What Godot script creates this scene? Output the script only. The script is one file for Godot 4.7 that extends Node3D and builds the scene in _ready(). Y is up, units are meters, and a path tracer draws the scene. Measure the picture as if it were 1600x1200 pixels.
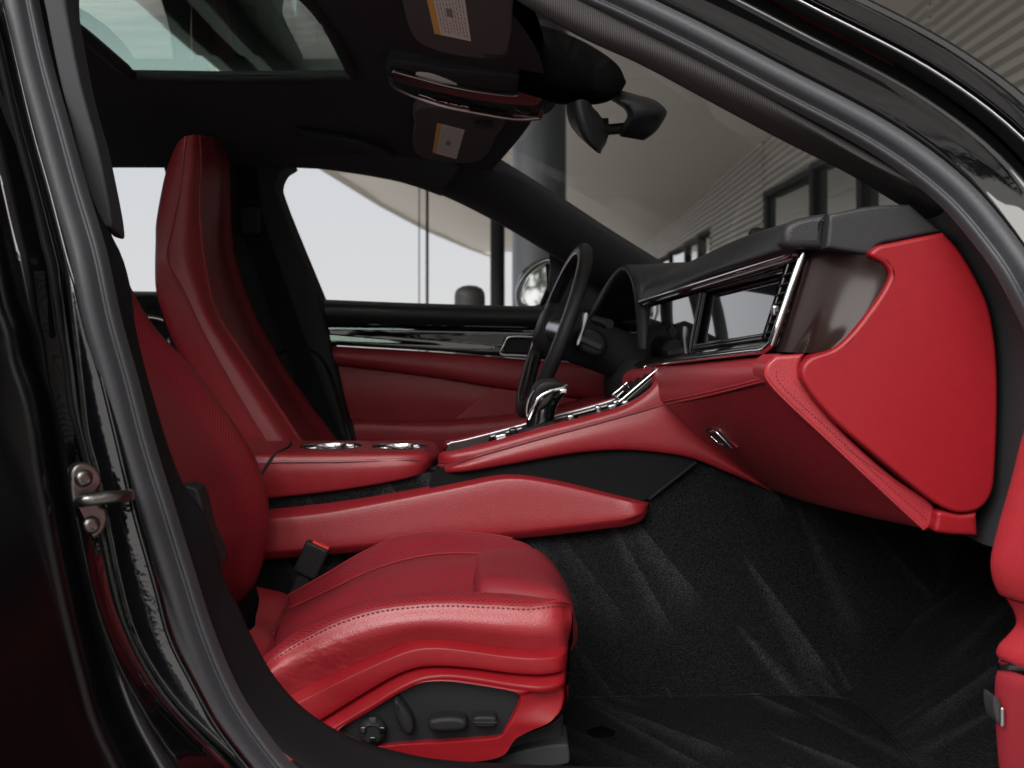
extends Node3D
# A car interior seen through the open passenger door. The car's own axes: x to its front, y up, z to its passenger side.
# The side of the car is parallel to the picture, so outlines of its side profile are measured in picture units (1600 x 1200)
# and set at their own distance z across the car: at(u, v, z).
const F := 1700.0
const ZC := 1.05
const YC := 0.92
var M := {}
var car: Node3D

class Geo:
	var v := PackedVector3Array()
	var t := PackedInt32Array()

# ---------------------------------------------------------------- points and curves
func at(u: float, v: float, z: float) -> Vector3:
	var d := ZC - z
	return Vector3((u - 800.0) * d / F, YC - (v - 500.0) * d / F, z)

func W(x: float, y: float, z: float) -> Vector3:
	return Vector3(x, YC + y, z)

func px(a: Array, z0: float, z1 := 99.0) -> PackedVector3Array:
	var o := PackedVector3Array()
	var n := a.size() / 2
	for i in n:
		var z := z0 if z1 > 90.0 else lerpf(z0, z1, i / float(n - 1))
		o.append(at(a[2 * i], a[2 * i + 1], z))
	return o

func p3(a: Array) -> PackedVector3Array:
	var o := PackedVector3Array()
	for i in a.size() / 3:
		o.append(at(a[3 * i], a[3 * i + 1], a[3 * i + 2]))
	return o

func shift(p: PackedVector3Array, d: Vector3) -> PackedVector3Array:
	var o := PackedVector3Array()
	for q in p: o.append(q + d)
	return o

func setz(p: PackedVector3Array, z: float) -> PackedVector3Array:
	var o := PackedVector3Array()
	for q in p: o.append(Vector3(q.x, q.y, z))
	return o

func mix(a: PackedVector3Array, b: PackedVector3Array, f: float, add := Vector3.ZERO) -> PackedVector3Array:
	var n: int = max(a.size(), b.size()) * 3
	var p := res(a, n)
	var q := res(b, n)
	var o := PackedVector3Array()
	for i in n: o.append(p[i].lerp(q[i], f) + add)
	return o

func tangent(p: PackedVector3Array, i: int, side: int, closed: bool) -> Vector3:
	# slope per unit chord at point i; side tells which one-sided slope to take at a doubled (sharp) point
	var n := p.size()
	var a := i - 1
	var b := i + 1
	if closed:
		a = posmod(a, n); b = posmod(b, n)
	var has_a := a >= 0 and p[a].distance_squared_to(p[i]) > 1e-14
	var has_b := b < n and p[b].distance_squared_to(p[i]) > 1e-14
	if side == 0 and not has_b: has_b = false
	if has_a and has_b:
		var d1 := sqrt(p[i].distance_to(p[a]))
		var d2 := sqrt(p[b].distance_to(p[i]))
		return (p[b] - p[i]) / d2 * d1 / (d1 + d2) + (p[i] - p[a]) / d1 * d2 / (d1 + d2)
	if has_b: return (p[b] - p[i]) / sqrt(p[b].distance_to(p[i]))
	if has_a: return (p[i] - p[a]) / sqrt(p[i].distance_to(p[a]))
	return Vector3.ZERO

func spline(p: PackedVector3Array, k: int, closed := false) -> PackedVector3Array:
	# k steps between neighbouring points; a doubled point is a sharp corner
	var o := PackedVector3Array()
	var n := p.size()
	var last := n if closed else n - 1
	for i in last:
		var j := (i + 1) % n
		var d2 := p[i].distance_squared_to(p[j])
		if d2 < 1e-14: continue
		var d := sqrt(sqrt(d2))
		var m0 := tangent(p, i, 1, closed) * d
		var m1 := tangent(p, j, 0, closed) * d
		for s in k:
			var f := s / float(k)
			var f2 := f * f
			var f3 := f2 * f
			o.append(p[i] * (2 * f3 - 3 * f2 + 1) + m0 * (f3 - 2 * f2 + f) + p[j] * (3 * f2 - 2 * f3) + m1 * (f3 - f2))
	if not closed: o.append(p[n - 1])
	return o

func res(p: PackedVector3Array, n: int, closed := false) -> PackedVector3Array:
	# n points at equal distances along the spline through p
	var s := spline(p, 10, closed)
	if closed: s.append(s[0])
	var l := PackedFloat32Array([0.0])
	for i in range(1, s.size()): l.append(l[i - 1] + s[i].distance_to(s[i - 1]))
	var o := PackedVector3Array()
	var j := 0
	var m := n if closed else n - 1
	for i in n:
		var w := l[l.size() - 1] * i / float(m)
		while j < s.size() - 2 and l[j + 1] < w: j += 1
		var g := l[j + 1] - l[j]
		o.append(s[j].lerp(s[j + 1], clampf((w - l[j]) / g, 0, 1) if g > 1e-9 else 0.0))
	return o

# ---------------------------------------------------------------- shapes, added to a Geo
func grid(g: Geo, rows: Array, cu := false, cv := false) -> void:
	var b := g.v.size()
	var nr := rows.size()
	var nc: int = rows[0].size()
	for r in rows: g.v.append_array(r)
	for i in (nr if cv else nr - 1):
		var i2 := (i + 1) % nr
		for j in (nc if cu else nc - 1):
			var j2 := (j + 1) % nc
			var a := b + i * nc + j
			var c := b + i2 * nc + j
			var d := b + i * nc + j2
			var e := b + i2 * nc + j2
			g.t.append_array(PackedInt32Array([a, c, d, d, c, e]))

func loft(g: Geo, rails: Array, na := 24, k := 4, closed := false) -> void:
	# a smooth skin through rails that run side by side; a doubled rail is a sharp edge
	var rr := []
	for r in rails: rr.append(res(r, na))
	var rows := []
	for i in na:
		var c := PackedVector3Array()
		for r in rr: c.append(r[i])
		rows.append(spline(c, k, closed))
	grid(g, rows, closed)

func cap(g: Geo, ring: PackedVector3Array) -> void:
	var c := Vector3.ZERO
	for q in ring: c += q
	var b := g.v.size()
	g.v.append_array(ring)
	g.v.append(c / ring.size())
	for i in ring.size(): g.t.append_array(PackedInt32Array([b + i, b + (i + 1) % ring.size(), b + ring.size()]))

func solid(g: Geo, rails: Array, na := 24, k := 4) -> void:
	# a closed body: rails form a ring round it, both ends closed
	var rr := []
	for r in rails: rr.append(res(r, na))
	var rows := []
	for i in na:
		var c := PackedVector3Array()
		for r in rr: c.append(r[i])
		rows.append(spline(c, k, true))
	grid(g, rows, true)
	cap(g, rows[0])
	cap(g, rows[na - 1])

func tube(g: Geo, p: PackedVector3Array, r: float, n := 8, closed := false, r2 := -1.0, up := Vector3.BACK, taper := 1.0) -> void:
	var rows := []
	var m := p.size()
	if r2 < 0: r2 = r
	for i in m:
		var a := p[posmod(i - 1, m) if closed else max(i - 1, 0)]
		var c := p[(i + 1) % m if closed else min(i + 1, m - 1)]
		var t := (c - a).normalized()
		var s := t.cross(up).normalized()
		if s.length() < 0.5: s = t.cross(Vector3.UP).normalized()
		var w := s.cross(t).normalized()
		var row := PackedVector3Array()
		var f := lerpf(1.0, taper, i / float(m - 1))
		for j in n:
			var e := TAU * j / n
			row.append(p[i] + (s * cos(e) * r + w * sin(e) * r2) * f)
		rows.append(row)
	grid(g, rows, true, closed)
	if not closed:
		cap(g, rows[0]); cap(g, rows[m - 1])

func panel(g: Geo, a: Array, z: float, depth: float, bevel := 0.004, k := 5, steps := 4, lean := 0.0) -> void:
	# a side profile (picture outline at z) given thickness, with a rounded edge; lean tips its top away
	var o := spline(px(a, z), k, true)
	plate(g, o, Vector3(0, lean, 1).normalized(), depth, bevel, steps)

func plate(g: Geo, o: PackedVector3Array, up: Vector3, depth: float, bevel := 0.004, steps := 4) -> void:
	# outline o (flat, any direction), thickened away from up
	var n := o.size()
	var area := Vector3.ZERO
	for i in n: area += o[i].cross(o[(i + 1) % n])
	var turn := 1.0 if area.dot(up) > 0 else -1.0
	var inn := PackedVector3Array()
	for i in n:
		var e1 := (o[i] - o[posmod(i - 1, n)]).normalized()
		var e2 := (o[(i + 1) % n] - o[i]).normalized()
		var b := (up.cross(e1) + up.cross(e2)).normalized() * turn
		var c: float = max(0.5, b.dot(up.cross(e2) * turn))
		inn.append(b / c)
	# where a narrow corner would fold over itself, let its points meet
	var q := PackedVector3Array()
	for i in n: q.append(o[i] + inn[i] * bevel)
	for pass_ in 30:
		var folded := false
		for i in n:
			var j := (i + 1) % n
			if (q[j] - q[i]).dot(o[j] - o[i]) < -1e-12:
				var mm := (q[i] + q[j]) / 2
				q[i] = mm; q[j] = mm
				folded = true
		if not folded: break
	for i in n: inn[i] = (q[i] - o[i]) / bevel
	var rings := [shift(o, -up * depth), shift(o, -up * bevel)]
	for s in range(1, steps + 1):
		var e := PI / 2 * s / steps
		var r := PackedVector3Array()
		for i in n: r.append(o[i] + inn[i] * bevel * (1 - cos(e)) - up * bevel * (1 - sin(e)))
		rings.append(r)
	if turn < 0:
		for i in rings.size(): rings[i].reverse()
	var base := g.v.size()
	grid(g, rings, true)
	var top: PackedVector3Array = rings[rings.size() - 1]
	var ex := (Vector3.RIGHT - up * up.x).normalized()
	if absf(up.x) > 0.9: ex = (Vector3.UP - up * up.y).normalized()
	var ey := up.cross(ex)
	for side in 2:
		var ring: PackedVector3Array = top if side == 0 else rings[0]
		var f := PackedVector2Array()
		for w in rings[0]: f.append(Vector2(w.dot(ex), w.dot(ey)))
		var tri := Geometry2D.triangulate_polygon(f)
		var b := base + (rings.size() - 1) * n if side == 0 else base
		for i in tri.size() / 3:
			var x := tri[3 * i]
			var y := tri[3 * i + 1]
			var w := tri[3 * i + 2]
			var up_way: bool = (rings[0][y] - rings[0][x]).cross(rings[0][w] - rings[0][x]).dot(up) > 0
			if up_way == (side == 0): g.t.append_array(PackedInt32Array([b + x, b + w, b + y]))
			else: g.t.append_array(PackedInt32Array([b + x, b + y, b + w]))

func rbox(g: Geo, c: Vector3, size: Vector3, bevel := 0.003, bas := Basis.IDENTITY) -> void:
	var h := size / 2
	bevel = min(bevel, min(h.x, min(h.y, h.z)) * 0.95)
	var o := PackedVector3Array()
	var n := 6
	for i in n * 4:
		var qd := i / n
		var e := PI / 2 * (qd + (i % n) / float(n - 1))
		var cx: float = (h.x - bevel) * (1 if qd == 0 or qd == 3 else -1)
		var cy: float = (h.y - bevel) * (1 if qd < 2 else -1)
		o.append(Vector3(cx + cos(e) * bevel, cy + sin(e) * bevel, 0))
	var rows := []
	for s in [-1, 1]:
		for q in 4:
			var e := PI / 2 * q / 3.0
			var inset := bevel * (1 - cos(e)) if s > 0 else bevel * (1 - sin(e))
			var zz: float = (h.z - bevel + bevel * sin(e)) if s > 0 else -(h.z - bevel + bevel * cos(e))
			var row := PackedVector3Array()
			for i in o.size():
				var p := o[i]
				var k: float = inset
				row.append(c + bas * Vector3(move_toward(p.x, 0, k), move_toward(p.y, 0, k), zz))
			rows.append(row)
	grid(g, rows, true)
	cap(g, rows[0]); cap(g, rows[rows.size() - 1])

func lathe(g: Geo, prof: Array, c: Vector3, bas := Basis.IDENTITY, n := 32) -> void:
	# prof: [radius, height, ...] round the local y axis
	var rows := []
	for i in prof.size() / 2:
		var row := PackedVector3Array()
		for j in n:
			var e := TAU * j / n
			row.append(c + bas * Vector3(prof[2 * i] * cos(e), prof[2 * i + 1], prof[2 * i] * sin(e)))
		rows.append(row)
	grid(g, rows, true)

func stitch(g: Geo, p: PackedVector3Array, gap := 0.0052, r := 0.0006, up := Vector3.BACK) -> void:
	var ln := 0.0
	var s := spline(p, 6)
	for i in range(1, s.size()): ln += s[i].distance_to(s[i - 1])
	var n := int(ln / gap)
	var q := res(p, n * 2)
	for i in n:
		var a := q[2 * i]
		var b := q[min(2 * i + 1, q.size() - 1)]
		var t := (b - a).normalized()
		var m := (a + b) / 2
		var e := t.cross(up).normalized() * r
		var w := e.cross(t).normalized() * r
		var x := g.v.size()
		g.v.append_array(PackedVector3Array([m - t * gap * 0.36, m + e, m + w, m - e, m - w, m + t * gap * 0.36]))
		for j in 4:
			g.t.append_array(PackedInt32Array([x, x + 1 + j, x + 1 + (j + 1) % 4, x + 5, x + 1 + (j + 1) % 4, x + 1 + j]))

func part(parent: Node3D, called: String, g: Geo, m: Material, label := "", crease := 0.6) -> MeshInstance3D:
	# commits the shape with its own smooth normals (by area, split at sharp creases)
	var nt := g.t.size() / 3
	var nv := g.v.size()
	var fn := PackedVector3Array(); fn.resize(nt)
	var fu := PackedVector3Array(); fu.resize(nt)
	var cnt := PackedInt32Array(); cnt.resize(nv + 1)
	for i in nt:
		var a := g.v[g.t[3 * i]]
		var n := (g.v[g.t[3 * i + 2]] - a).cross(g.v[g.t[3 * i + 1]] - a)
		fn[i] = n
		fu[i] = n.normalized()
		for k in 3: cnt[g.t[3 * i + k] + 1] += 1
	for i in nv: cnt[i + 1] += cnt[i]
	var fill := cnt.duplicate()
	var inc := PackedInt32Array(); inc.resize(nt * 3)
	for i in nt:
		for k in 3:
			var w := g.t[3 * i + k]
			inc[fill[w]] = 3 * i + k
			fill[w] += 1
	var ov := PackedVector3Array()
	var on := PackedVector3Array()
	var ot := g.t.duplicate()
	for w in nv:
		var first := ov.size()
		for q in range(cnt[w], cnt[w + 1]):
			var f := inc[q] / 3
			var s := Vector3.ZERO
			for r in range(cnt[w], cnt[w + 1]):
				var f2 := inc[r] / 3
				if fu[f].dot(fu[f2]) > crease: s += fn[f2]
			s = s.normalized()
			if s.length_squared() < 0.5: s = Vector3.UP
			var got := -1
			for e in range(first, ov.size()):
				if on[e].dot(s) > 0.9995:
					got = e
					break
			if got < 0:
				got = ov.size()
				ov.append(g.v[w])
				on.append(s)
			ot[inc[q]] = got
	var arr := []
	arr.resize(Mesh.ARRAY_MAX)
	arr[Mesh.ARRAY_VERTEX] = ov
	arr[Mesh.ARRAY_NORMAL] = on
	arr[Mesh.ARRAY_INDEX] = ot
	var mesh := ArrayMesh.new()
	mesh.add_surface_from_arrays(Mesh.PRIMITIVE_TRIANGLES, arr)
	mesh.surface_set_material(0, m)
	var o := MeshInstance3D.new()
	o.name = called
	o.mesh = mesh
	parent.add_child(o, true)
	if label: o.set_meta("label", label)
	return o

func group(parent: Node3D, called: String, label := "") -> Node3D:
	var o := Node3D.new()
	o.name = called
	parent.add_child(o, true)
	if label: o.set_meta("label", label)
	return o

func tag(o: Node3D, label: String, category: String, grp := "") -> void:
	o.set_meta("label", label)
	o.set_meta("category", category)
	if grp: o.set_meta("group", grp)

func structure(o: Node3D, label := "") -> void:
	o.set_meta("kind", "structure")
	if label: o.set_meta("label", label)

# ---------------------------------------------------------------- materials
func mat(called: String, r: float, gr: float, b: float, rough: float, metal := 0.0, spec := 0.5) -> StandardMaterial3D:
	var m := StandardMaterial3D.new()
	m.resource_name = called
	m.albedo_color = Color(r, gr, b).linear_to_srgb()
	m.roughness = rough
	m.metallic = metal
	m.metallic_specular = spec
	m.cull_mode = BaseMaterial3D.CULL_DISABLED
	M[called] = m
	return m

func tri(m: StandardMaterial3D, scale: float) -> void:
	m.uv1_triplanar = true
	m.uv1_scale = Vector3.ONE * scale
	m.uv1_triplanar_sharpness = 4.0

func noise(kind: int, freq: float, seed_: int, size := 512, normal := -1.0, ramp: Gradient = null, octaves := 3) -> NoiseTexture2D:
	var n := FastNoiseLite.new()
	n.noise_type = kind
	n.frequency = freq
	n.seed = seed_
	n.fractal_octaves = octaves
	if kind == FastNoiseLite.TYPE_CELLULAR: n.cellular_return_type = FastNoiseLite.RETURN_DISTANCE
	var t := NoiseTexture2D.new()
	t.width = size; t.height = size
	t.seamless = true
	t.noise = n
	if normal > 0:
		t.as_normal_map = true
		t.bump_strength = normal
	if ramp: t.color_ramp = ramp
	return t

func ramp(a: float, b: float) -> Gradient:
	var g := Gradient.new()
	g.set_color(0, Color(a, a, a)); g.set_color(1, Color(b, b, b))
	return g

func dots(n: int, cells: int, rad: float, dark: float) -> ImageTexture:
	# staggered holes of perforated leather
	var im := Image.create(n, n, false, Image.FORMAT_RGB8)
	var p := n / float(cells)
	for y in n:
		for x in n:
			var d := 99.0
			for off in 2:
				var cx := (floorf(x / p) + 0.5) * p if off == 0 else roundf(x / p) * p
				var cy := (floorf(y / p) + 0.5) * p if off == 0 else roundf(y / p) * p
				d = min(d, Vector2(x + 0.5 - cx, y + 0.5 - cy).length())
			var k := lerpf(dark, 1.0, smoothstep(rad - 1.0, rad + 1.0, d))
			im.set_pixel(x, y, Color(k, k, k))
	return ImageTexture.create_from_image(im)

func nap(n: int) -> ImageTexture:
	# carpet pile, one metre of it: fine fibre grain, and tapering marks where a brush laid the pile over
	var rng := RandomNumberGenerator.new()
	rng.seed = 12
	var f := PackedFloat32Array()
	f.resize(n * n)
	f.fill(0.5)
	for k in 52:
		var x0 := rng.randf() * n
		var y0 := rng.randf() * n
		var an := rng.randf_range(0.85, 1.3)
		var ln := rng.randf_range(240, 440)
		var wd := rng.randf_range(16, 38)
		var d := Vector2(cos(an), sin(an))
		var amp := rng.randf_range(0.08, 0.3)
		for s in int(ln):
			var w := wd * pow(s / ln, 0.8) + 1.0
			var fade := smoothstep(0.0, 0.15, s / ln) * (1.0 - smoothstep(0.75, 1.0, s / ln))
			for e in range(int(-w), int(w)):
				var q := Vector2(x0, y0) + d * s + Vector2(-d.y, d.x) * e
				var side := 1.0 - smoothstep(-w, w, e) if k % 2 == 0 else 1.0 - absf(e) / w
				var at_ := posmod(int(q.y), n) * n + posmod(int(q.x), n)
				f[at_] = max(f[at_], 0.5 + amp * fade * side)
	var im := Image.create(n, n, false, Image.FORMAT_RGB8)
	for y in n:
		for x in n:
			var v := f[y * n + x] * rng.randf_range(0.55, 1.35)
			im.set_pixel(x, y, Color(v, v, v))
	return ImageTexture.create_from_image(im)

func weave(n: int, lines: int, a: float, b: float) -> ImageTexture:
	var im := Image.create(n, n, false, Image.FORMAT_RGB8)
	for y in n:
		for x in n:
			var e := sin(TAU * lines * x / n) * 0.5 + 0.5
			var f := sin(TAU * lines * y / n + (PI if int(x * lines / n) % 2 else 0.0)) * 0.5 + 0.5
			var k := lerpf(a, b, e * 0.6 + f * 0.4)
			im.set_pixel(x, y, Color(k, k, k))
	return ImageTexture.create_from_image(im)

func materials() -> void:
	var C := FastNoiseLite.TYPE_CELLULAR
	var S := FastNoiseLite.TYPE_SIMPLEX_SMOOTH
	var grain := noise(C, 0.14, 3, 512, 3.0)
	var fine := noise(S, 0.2, 5, 512, 2.0)
	var tone := noise(S, 0.012, 8, 512, -1.0, ramp(0.955, 1.0), 4)
	var m := mat("red_leather", 0.235, 0.014, 0.020, 0.38, 0.0, 0.5)
	m.albedo_texture = tone; m.normal_enabled = true; m.normal_texture = grain; m.normal_scale = 0.33; tri(m, 7)
	m = mat("red_leather_perforated", 0.27, 0.019, 0.029, 0.44, 0.0, 0.45)
	m.albedo_texture = dots(128, 4, 7.0, 0.15); tri(m, 42)
	m = mat("red_leather_ribbed", 0.27, 0.019, 0.029, 0.44, 0.0, 0.45)
	m.albedo_texture = weave(128, 4, 0.6, 1.0); tri(m, 120)
	m = mat("red_trim", 0.185, 0.005, 0.009, 0.40, 0.0, 0.36)
	m.albedo_texture = tone; m.normal_enabled = true; m.normal_texture = fine; m.normal_scale = 0.12; tri(m, 9)
	m = mat("red_door_leather", 0.23, 0.018, 0.026, 0.45, 0.0, 0.4)
	m.normal_enabled = true; m.normal_texture = grain; m.normal_scale = 0.25; tri(m, 9)
	mat("red_thread", 0.10, 0.006, 0.012, 0.7)
	m = mat("console_mesh", 0.02, 0.02, 0.021, 0.8, 0.0, 0.1)
	m.albedo_texture = weave(128, 6, 0.4, 1.0); tri(m, 60)
	m = mat("blurred_paint", 0.002, 0.002, 0.0025, 0.3, 0.0, 0.0)
	m.clearcoat_enabled = true; m.clearcoat = 0.8; m.clearcoat_roughness = 0.22
	m = mat("trim_black", 0.009, 0.009, 0.010, 0.65, 0.0, 0.2)
	m.normal_enabled = true; m.normal_texture = fine; m.normal_scale = 0.4; tri(m, 14)
	mat("grey_thread", 0.07, 0.06, 0.06, 0.6)
	mat("gutter_black", 0.003, 0.003, 0.003, 0.8, 0.0, 0.05)
	mat("pale_thread", 0.5, 0.08, 0.09, 0.6)
	mat("buckle_red", 0.5, 0.012, 0.012, 0.35)
	m = mat("black_leather", 0.018, 0.018, 0.020, 0.45, 0.0, 0.35)
	m.normal_enabled = true; m.normal_texture = grain; m.normal_scale = 0.35; tri(m, 9)
	m = mat("black_plastic", 0.012, 0.012, 0.013, 0.5, 0.0, 0.28)
	m.normal_enabled = true; m.normal_texture = fine; m.normal_scale = 0.3; tri(m, 14)
	m = mat("soft_black", 0.026, 0.026, 0.029, 0.7, 0.0, 0.22)
	m.normal_enabled = true; m.normal_texture = fine; m.normal_scale = 0.4; tri(m, 14)
	m = mat("grey_trim", 0.035, 0.036, 0.04, 0.62, 0.0, 0.25)
	m.normal_enabled = true; m.normal_texture = fine; m.normal_scale = 0.4; tri(m, 14)
	m = mat("rubber", 0.045, 0.046, 0.052, 0.52, 0.0, 0.4)
	m.albedo_texture = noise(S, 0.05, 21, 512, -1.0, ramp(0.86, 1.0), 4)
	m.normal_enabled = true; m.normal_texture = fine; m.normal_scale = 0.5; tri(m, 8)
	m = mat("pillar_fabric", 0.07, 0.066, 0.066, 0.85, 0.0, 0.1)
	m.albedo_texture = weave(128, 6, 0.45, 1.0); tri(m, 70)
	m = mat("headliner_fabric", 0.042, 0.043, 0.049, 0.9, 0.0, 0.12)
	m.normal_enabled = true; m.normal_texture = fine; m.normal_scale = 0.5; tri(m, 14)
	m = mat("visor_fabric", 0.085, 0.078, 0.08, 0.85, 0.0, 0.1)
	m.normal_enabled = true; m.normal_texture = fine; m.normal_scale = 0.5; tri(m, 14)
	m = mat("carpet", 0.056, 0.056, 0.062, 0.95, 0.0, 0.03)
	m.albedo_texture = nap(1024)
	m.normal_enabled = true; m.normal_texture = noise(S, 0.3, 33, 1024, 6.0); m.normal_scale = 0.45; tri(m, 1.0)
	m = mat("black_paint", 0.002, 0.002, 0.0025, 0.3, 0.0, 0.0)
	m.clearcoat_enabled = true; m.clearcoat = 1.0; m.clearcoat_roughness = 0.03
	m = mat("rough_paint", 0.003, 0.003, 0.004, 0.08)
	m.normal_enabled = true; m.normal_texture = noise(S, 0.03, 41, 512, 5.0, null, 2); m.normal_scale = 0.12; tri(m, 7)
	m = mat("piano_black", 0.004, 0.004, 0.0045, 0.06, 0.0, 0.0)
	m.clearcoat_enabled = true; m.clearcoat = 1.0; m.clearcoat_roughness = 0.02
	m = mat("screen_glass", 0.004, 0.004, 0.006, 0.05)
	m.clearcoat_enabled = true; m.clearcoat = 1.0; m.clearcoat_roughness = 0.01
	m = mat("dark_lacquer", 0.012, 0.006, 0.0055, 0.2, 0.0, 0.28)
	mat("chrome", 0.62, 0.62, 0.63, 0.12, 1.0)
	mat("satin_metal", 0.42, 0.42, 0.43, 0.3, 1.0)
	m = mat("zinc", 0.15, 0.145, 0.138, 0.34, 1.0)
	m.normal_enabled = true; m.normal_texture = noise(S, 0.04, 51, 256, 4.0); m.normal_scale = 0.3; tri(m, 12)
	mat("mirror_glass", 0.6, 0.62, 0.63, 0.03, 1.0)
	mat("paper", 0.62, 0.6, 0.58, 0.7)
	mat("paper_yellow", 0.62, 0.36, 0.08, 0.7)
	mat("ink", 0.2, 0.19, 0.19, 0.7)
	mat("lens_white", 0.6, 0.6, 0.6, 0.4)
	m = mat("seat_belt", 0.008, 0.008, 0.009, 0.6, 0.0, 0.1)
	# glass
	m = mat("windscreen", 0.02, 0.04, 0.03, 0.02, 0.0, 0.25)
	m.transparency = BaseMaterial3D.TRANSPARENCY_ALPHA; m.albedo_color.a = 0.12
	m = mat("side_glass", 0.004, 0.004, 0.004, 0.02, 0.0, 0.08)
	m.transparency = BaseMaterial3D.TRANSPARENCY_ALPHA; m.albedo_color.a = 0.08
	m = mat("roof_glass", 0.50, 0.68, 0.58, 0.01)
	m.refraction_enabled = true; m.refraction_scale = 0.05; m.albedo_color.a = 0.0
	# place
	mat("bark", 0.06, 0.045, 0.03, 0.9)
	m = mat("leaf", 0.05, 0.085, 0.03, 0.6)
	m = mat("ground_concrete", 0.36, 0.345, 0.33, 0.85)
	m.albedo_texture = noise(S, 0.01, 61, 512, -1.0, ramp(0.75, 1.0), 5); tri(m, 0.3)
	m = mat("cladding", 0.30, 0.29, 0.265, 0.5)
	m = mat("soffit_white", 0.70, 0.67, 0.62, 0.5)
	m = mat("soffit_dark", 0.03, 0.03, 0.032, 0.6)
	m = mat("column_paint", 0.09, 0.10, 0.115, 0.35)
	m = mat("dark_metal", 0.02, 0.02, 0.022, 0.7, 0.0, 0.2)
	m = mat("bollard_paint", 0.03, 0.03, 0.032, 0.5)
	m = mat("window_glass", 0.05, 0.065, 0.057, 0.04)
	m.clearcoat_enabled = true; m.clearcoat = 1.0; m.clearcoat_roughness = 0.02

# ---------------------------------------------------------------- the scene
func _ready() -> void:
	var cam := Camera3D.new()
	cam.name = "camera"
	cam.projection = Camera3D.PROJECTION_FRUSTUM
	cam.near = 0.05
	cam.far = 400.0
	cam.size = 1200.0 / F * cam.near
	cam.frustum_offset = Vector2(0, -100.0 / F * cam.near)
	cam.position = Vector3(0, YC, ZC)
	var lens := CameraAttributesPhysical.new()
	lens.frustum_focal_length = 35.0
	lens.frustum_focus_distance = 1.45
	lens.exposure_aperture = 8.0
	cam.attributes = lens
	add_child(cam)
	cam.make_current()
	var sky_mat := ProceduralSkyMaterial.new()
	sky_mat.sky_top_color = Color(0.87, 0.90, 0.95)
	sky_mat.sky_horizon_color = Color(0.95, 0.95, 0.95)
	sky_mat.sky_curve = 0.15
	sky_mat.ground_bottom_color = Color(0.4, 0.4, 0.4)
	sky_mat.ground_horizon_color = Color(0.7, 0.7, 0.7)
	sky_mat.sky_energy_multiplier = 0.50
	var env := Environment.new()
	env.background_mode = Environment.BG_SKY
	env.sky = Sky.new()
	env.sky.sky_material = sky_mat
	env.tonemap_mode = Environment.TONE_MAPPER_LINEAR
	env.tonemap_exposure = 4.3
	env.sdfgi_enabled = true
	env.ssao_enabled = true
	env.ssil_enabled = true
	var we := WorldEnvironment.new()
	we.name = "world_environment"
	we.environment = env
	add_child(we)
	var sun := DirectionalLight3D.new()
	sun.name = "sun"
	sun.light_energy = 0.5
	sun.light_angular_distance = 56.0
	sun.light_color = Color(1.0, 0.985, 0.97)
	sun.shadow_enabled = true
	add_child(sun)
	sun.look_at_from_position(Vector3(-2.4, 4.2, 3.8), Vector3.ZERO)

	materials()
	car = group(self, "car")
	tag(car, "black car with red leather interior seen through its open passenger door", "car")
	surroundings()
	shell()
	roof()
	door_opening()
	driver_door()
	front_glass()
	floor_carpet()
	dashboard()
	instruments()
	center_console()
	passenger_seat()
	driver_seat()
	overhead()
	rear_mirror()
	passenger_door()

# ---------------------------------------------------------------- surroundings
func box_at(parent: Node3D, called: String, c: Vector3, s: Vector3, m: Material, bevel := 0.01, bas := Basis.IDENTITY) -> MeshInstance3D:
	var g := Geo.new()
	rbox(g, c, s, bevel, bas)
	return part(parent, called, g, m)

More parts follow.
